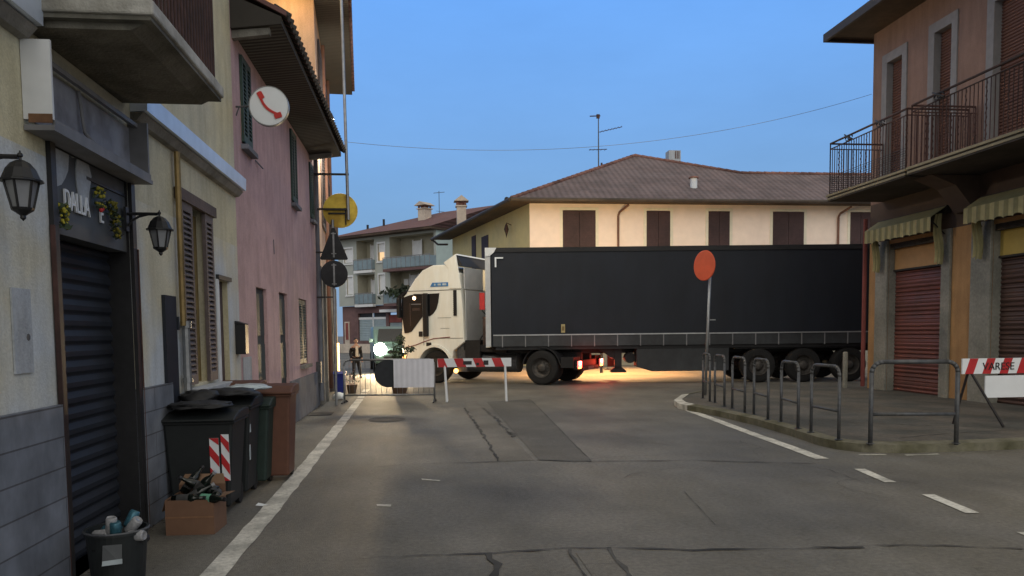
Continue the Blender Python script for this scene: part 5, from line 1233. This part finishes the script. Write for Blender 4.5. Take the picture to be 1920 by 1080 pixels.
b = MB(); b.cyl((0,0,0),(0,0,3.35),.035,.025,6); b.build('mast', M['steel_d'], an)
b = MB(); b.tube([(0,0,2.45),(1.25,0,2.75)], .018, 5)
for k in range(7): b.cyl((.15+k*.17,-.25,2.49+k*.041),(.15+k*.17,.25,2.49+k*.041),.008,.008,4)
b.tube([(-.45,0,3.25),(.1,0,3.28)], .03, 5); b.box(-.1,.06,-.05,.05,3.15,3.35)
b.tube([(-.5,0,1.55),(.45,0,1.60)], .02, 5)
for k in range(5): b.cyl((-.45+k*.2,-.2,1.56),(-.45+k*.2,.2,1.56),.008,.008,4)
b.box(.12,.2,-.05,.05,.2,.9); b.build('aerial_arms', M['rustiron'], an)
# overhead cable
cbm = MB(); A0 = Vector((-1.7,17.6,5.62)); B0 = Vector((10.5,17.9,6.95)); pts = []
for i in range(41):
    t = i/40; p = A0.lerp(B0, t); p.z -= .62*4*t*(1-t); pts.append(tuple(p))
cbm.tube(pts, .0045, 5); tag(cbm.build('overhead_cable', M['galv']), 'thin cable sagging across the sky between the houses', 'cable')

# ================================================================== FAR APARTMENT BLOCK
ang = math.atan2(-.6914, .7225)
ap = thing('apartment_block', (-6.48, 72.19, 0), ang, 'grey green three storey apartment block with loggias in the distance', 'building')
ah = [(-.11-.0+.05,1.0,7.83,8.84,.2,1),(1.51,3.70,7.0,9.55,1.2,1),(4.16,4.98,7.7,9.1,.2,1),(5.59,10.6,7.0,9.55,1.3,1),(.16,.94,5.0,6.5,.2,1),(1.55,3.70,4.1,6.6,1.2,1),(4.21,4.93,4.95,6.5,.2,1),(5.59,10.6,4.1,6.7,1.3,1)]
AL, AR = -.9, 10.84
ah[0] = (-.1,1.0,7.75,8.95,.2,1)
b = MB(); facade(b, AL, AR, 3.95, 9.75, ah, 0)
b.quad([(AR,0,.9),(AR,9,.9),(AR,9,9.75),(AR,0,9.75)], 2)
for a_, c_, z0, z1, dp_, _ in ah: b.quad([(a_,dp_,z0),(c_,dp_,z0),(c_,dp_,z1),(a_,dp_,z1)], 1)
b.build('wall', [M['aptwall'], M['aptin'], M['aptteal']], ap)
b = MB(); facade(b, AL, AR, 0, 3.95, [(1.1,4.6,.9,3.3,.25),(4.95,8.9,.9,3.3,.25)], .35, lambda x, z: 0); b.build('ground_floor_wall', M['aptbase'], ap)
b = MB(); roller(b, 1.15, 2.85, .9, 2.75, .50, .15); roller(b, 2.95, 4.55, .9, 2.75, .50, .15); b.box(1.1,4.6,.45,.55,2.75,2.95,1); b.box(2.85,2.95,.45,.5,.9,3.3,1); b.box(1.1,2.85,.55,.6,2.95,3.9,2); b.box(2.95,4.6,.55,.6,2.95,3.9,2); b.build('shop_shutter', [M['shopsh'], M['aptwin'], M['trim_d']], ap)
b = MB(); roller(b, 4.95, 8.8, .9, 2.45, .50, .15); b.box(4.95,8.8,.40,.50,2.45,3.1,1); b.box(4.5,8.9,-.3,.3,3.32,3.55,2); b.build('shop_shutter', [M['shopsh'], M['brickred'], M['aptwin']], ap)
b = MB(); b.box(-.6,.0,.28,.34,.6,2.6,0); b.box(-.45,-.1,.25,.279,1.0,2.5,1); b.build('doorway', [M['chimney'], M['brickred']], ap)
for (a_, c_, z0, z1, lit) in ((-.1,1.0,7.75,8.95,0),(4.16,4.98,7.7,9.1,1),(.16,.94,5.0,6.5,0),(4.21,4.93,4.95,6.5,0)):
    b = MB(); b.box(a_-.1,a_,-.04,-.002,z0-.1,z1+.15,0); b.box(c_,c_+.1,-.04,-.002,z0-.1,z1+.15,0); b.box(a_,c_,-.04,-.002,z1,z1+.15,0); b.box(a_-.15,c_+.15,-.1,-.002,z0-.2,z0-.102,0)
    b.box(a_,c_,.1,.15,z0 if not lit else z0+.7,z1,0)
    if lit: b.box(a_+.1,c_-.1,.12,.15,z0,z0+.7,1)
    b.build('window', [M['aptwin'], E_DIM], ap)
for (a_, c_, z0, z1) in ((2.2,2.9,7.2,9.2),(2.2,2.9,4.2,6.2),(7.3,8.2,7.1,9.2),(6.9,7.8,4.2,6.4)):
    b = MB(); b.box(a_,c_,1.08,1.15,z0,z1,0); b.box(a_-.1,a_,1.04,1.1,z0,z1+.1,0); b.box(c_,c_+.1,1.04,1.1,z0,z1+.1,0); b.build('balcony_door', M['aptwin'], ap)
for (a_, c_, z0, pr) in ((1.45,3.78,6.95,.35),(1.5,3.78,4.05,.35),(5.5,10.84,6.85,.75),(5.5,10.84,4.0,.75)):
    b = MB(); b.box(a_,c_,-pr,-.002,z0-.22,z0,0); bo = b.build('balcony', M['aptwin'] if pr<.5 else M['aptbase'], ap)
    b = MB(); b.box(a_,c_,-pr,-pr+.04,z0+.06,z0+.86,0); b.box(c_-.04,c_,-pr+.04,-.01,z0+.06,z0+.86,0); b.box(a_,c_,-pr-.02,-pr+.06,z0+.9,z0+.96,1); n_ = int((c_-a_)/.5)
    for k in range(n_+1): b.box(a_+k*(c_-a_-.04)/n_,a_+.04+k*(c_-a_-.04)/n_,-pr-.02,-pr-.001,z0,z0+.9,1)
    b.build('railing', [M['aptrail'], M['greymetal']], bo)
b = MB(); b.box(6.2,6.7,1.0,1.25,5.6,6.1,0); b.build('air_conditioner', M['aptwin'], ap)
b = MB(); b.box(AL-.6,AR+.3,-.9,9.6,9.75,9.92,0); b.build('eaves', M['soffit'], ap)
b = MB(); b.add([(AL-.6,-.95,9.93),(AR+.3,-.95,9.93),(AR+.3,9.6,9.93),(AL-.6,9.6,9.93),(AL+8.5,4.3,11.9),(AR+3,4.3,11.9)], [(0,1,5,4),(3,0,4),(2,3,4,5),(1,2,5)]); b.build('roof', M['tile2'], ap)
chimney(ap, (7.6,2.2,11.3), .8, .6); 
b = MB(); b.cyl((3.4,1.5,10.4),(3.4,1.5,11.4),.1,.1,6); b.cyl((1.9,1.0,10.4),(1.9,1.0,11.0),.1,.1,6); b.build('vent_pipe', M['trim_d'], ap)
an2 = thing('tv_antenna', (2.1, 74, 11), 0, 'small thin antenna behind the apartment block roof', 'antenna')
b = MB(); b.cyl((-.2,0,0),(-.2,0,3.4),.03,.03,5); b.build('mast', M['steel_d'], an2); b = MB(); b.tube([(-.7,0,3.2),(.3,0,3.3)], .025, 5); b.tube([(-.5,0,1.6),(.4,0,1.5)], .02, 5); b.build('aerial_arms', M['steel_d'], an2)
pl_ = MB(M=Matrix.Translation((-6.48,72.19,0)) @ Matrix.Rotation(ang, 4, 'Z')); pl_.box(-6, 14, -4.5, -4.2, 0, .72); tag(pl_.build('low_wall', M['chimney']), 'low pale wall before the distant apartment block', 'wall')
# dark planter on the first floor balcony
pb_ = MB(M=Matrix.Translation((-6.48,72.19,0)) @ Matrix.Rotation(ang, 4, 'Z'))
for k in range(160):
    p = Vector((7.4+random.gauss(0,.8),-.85+random.gauss(0,.12),4.9+random.gauss(0,.22))); u = Vector((random.uniform(-1,1),random.uniform(-1,1),random.uniform(-1,1))).normalized()*.22; v_ = u.orthogonal().normalized()*.1
    pb_.quad([p-u,p+v_,p+u,p-v_], 0)
tag(pb_.build('balcony_plants', M['leaf']), 'dark plants trailing over the lower apartment balcony', 'plants', kind='stuff')
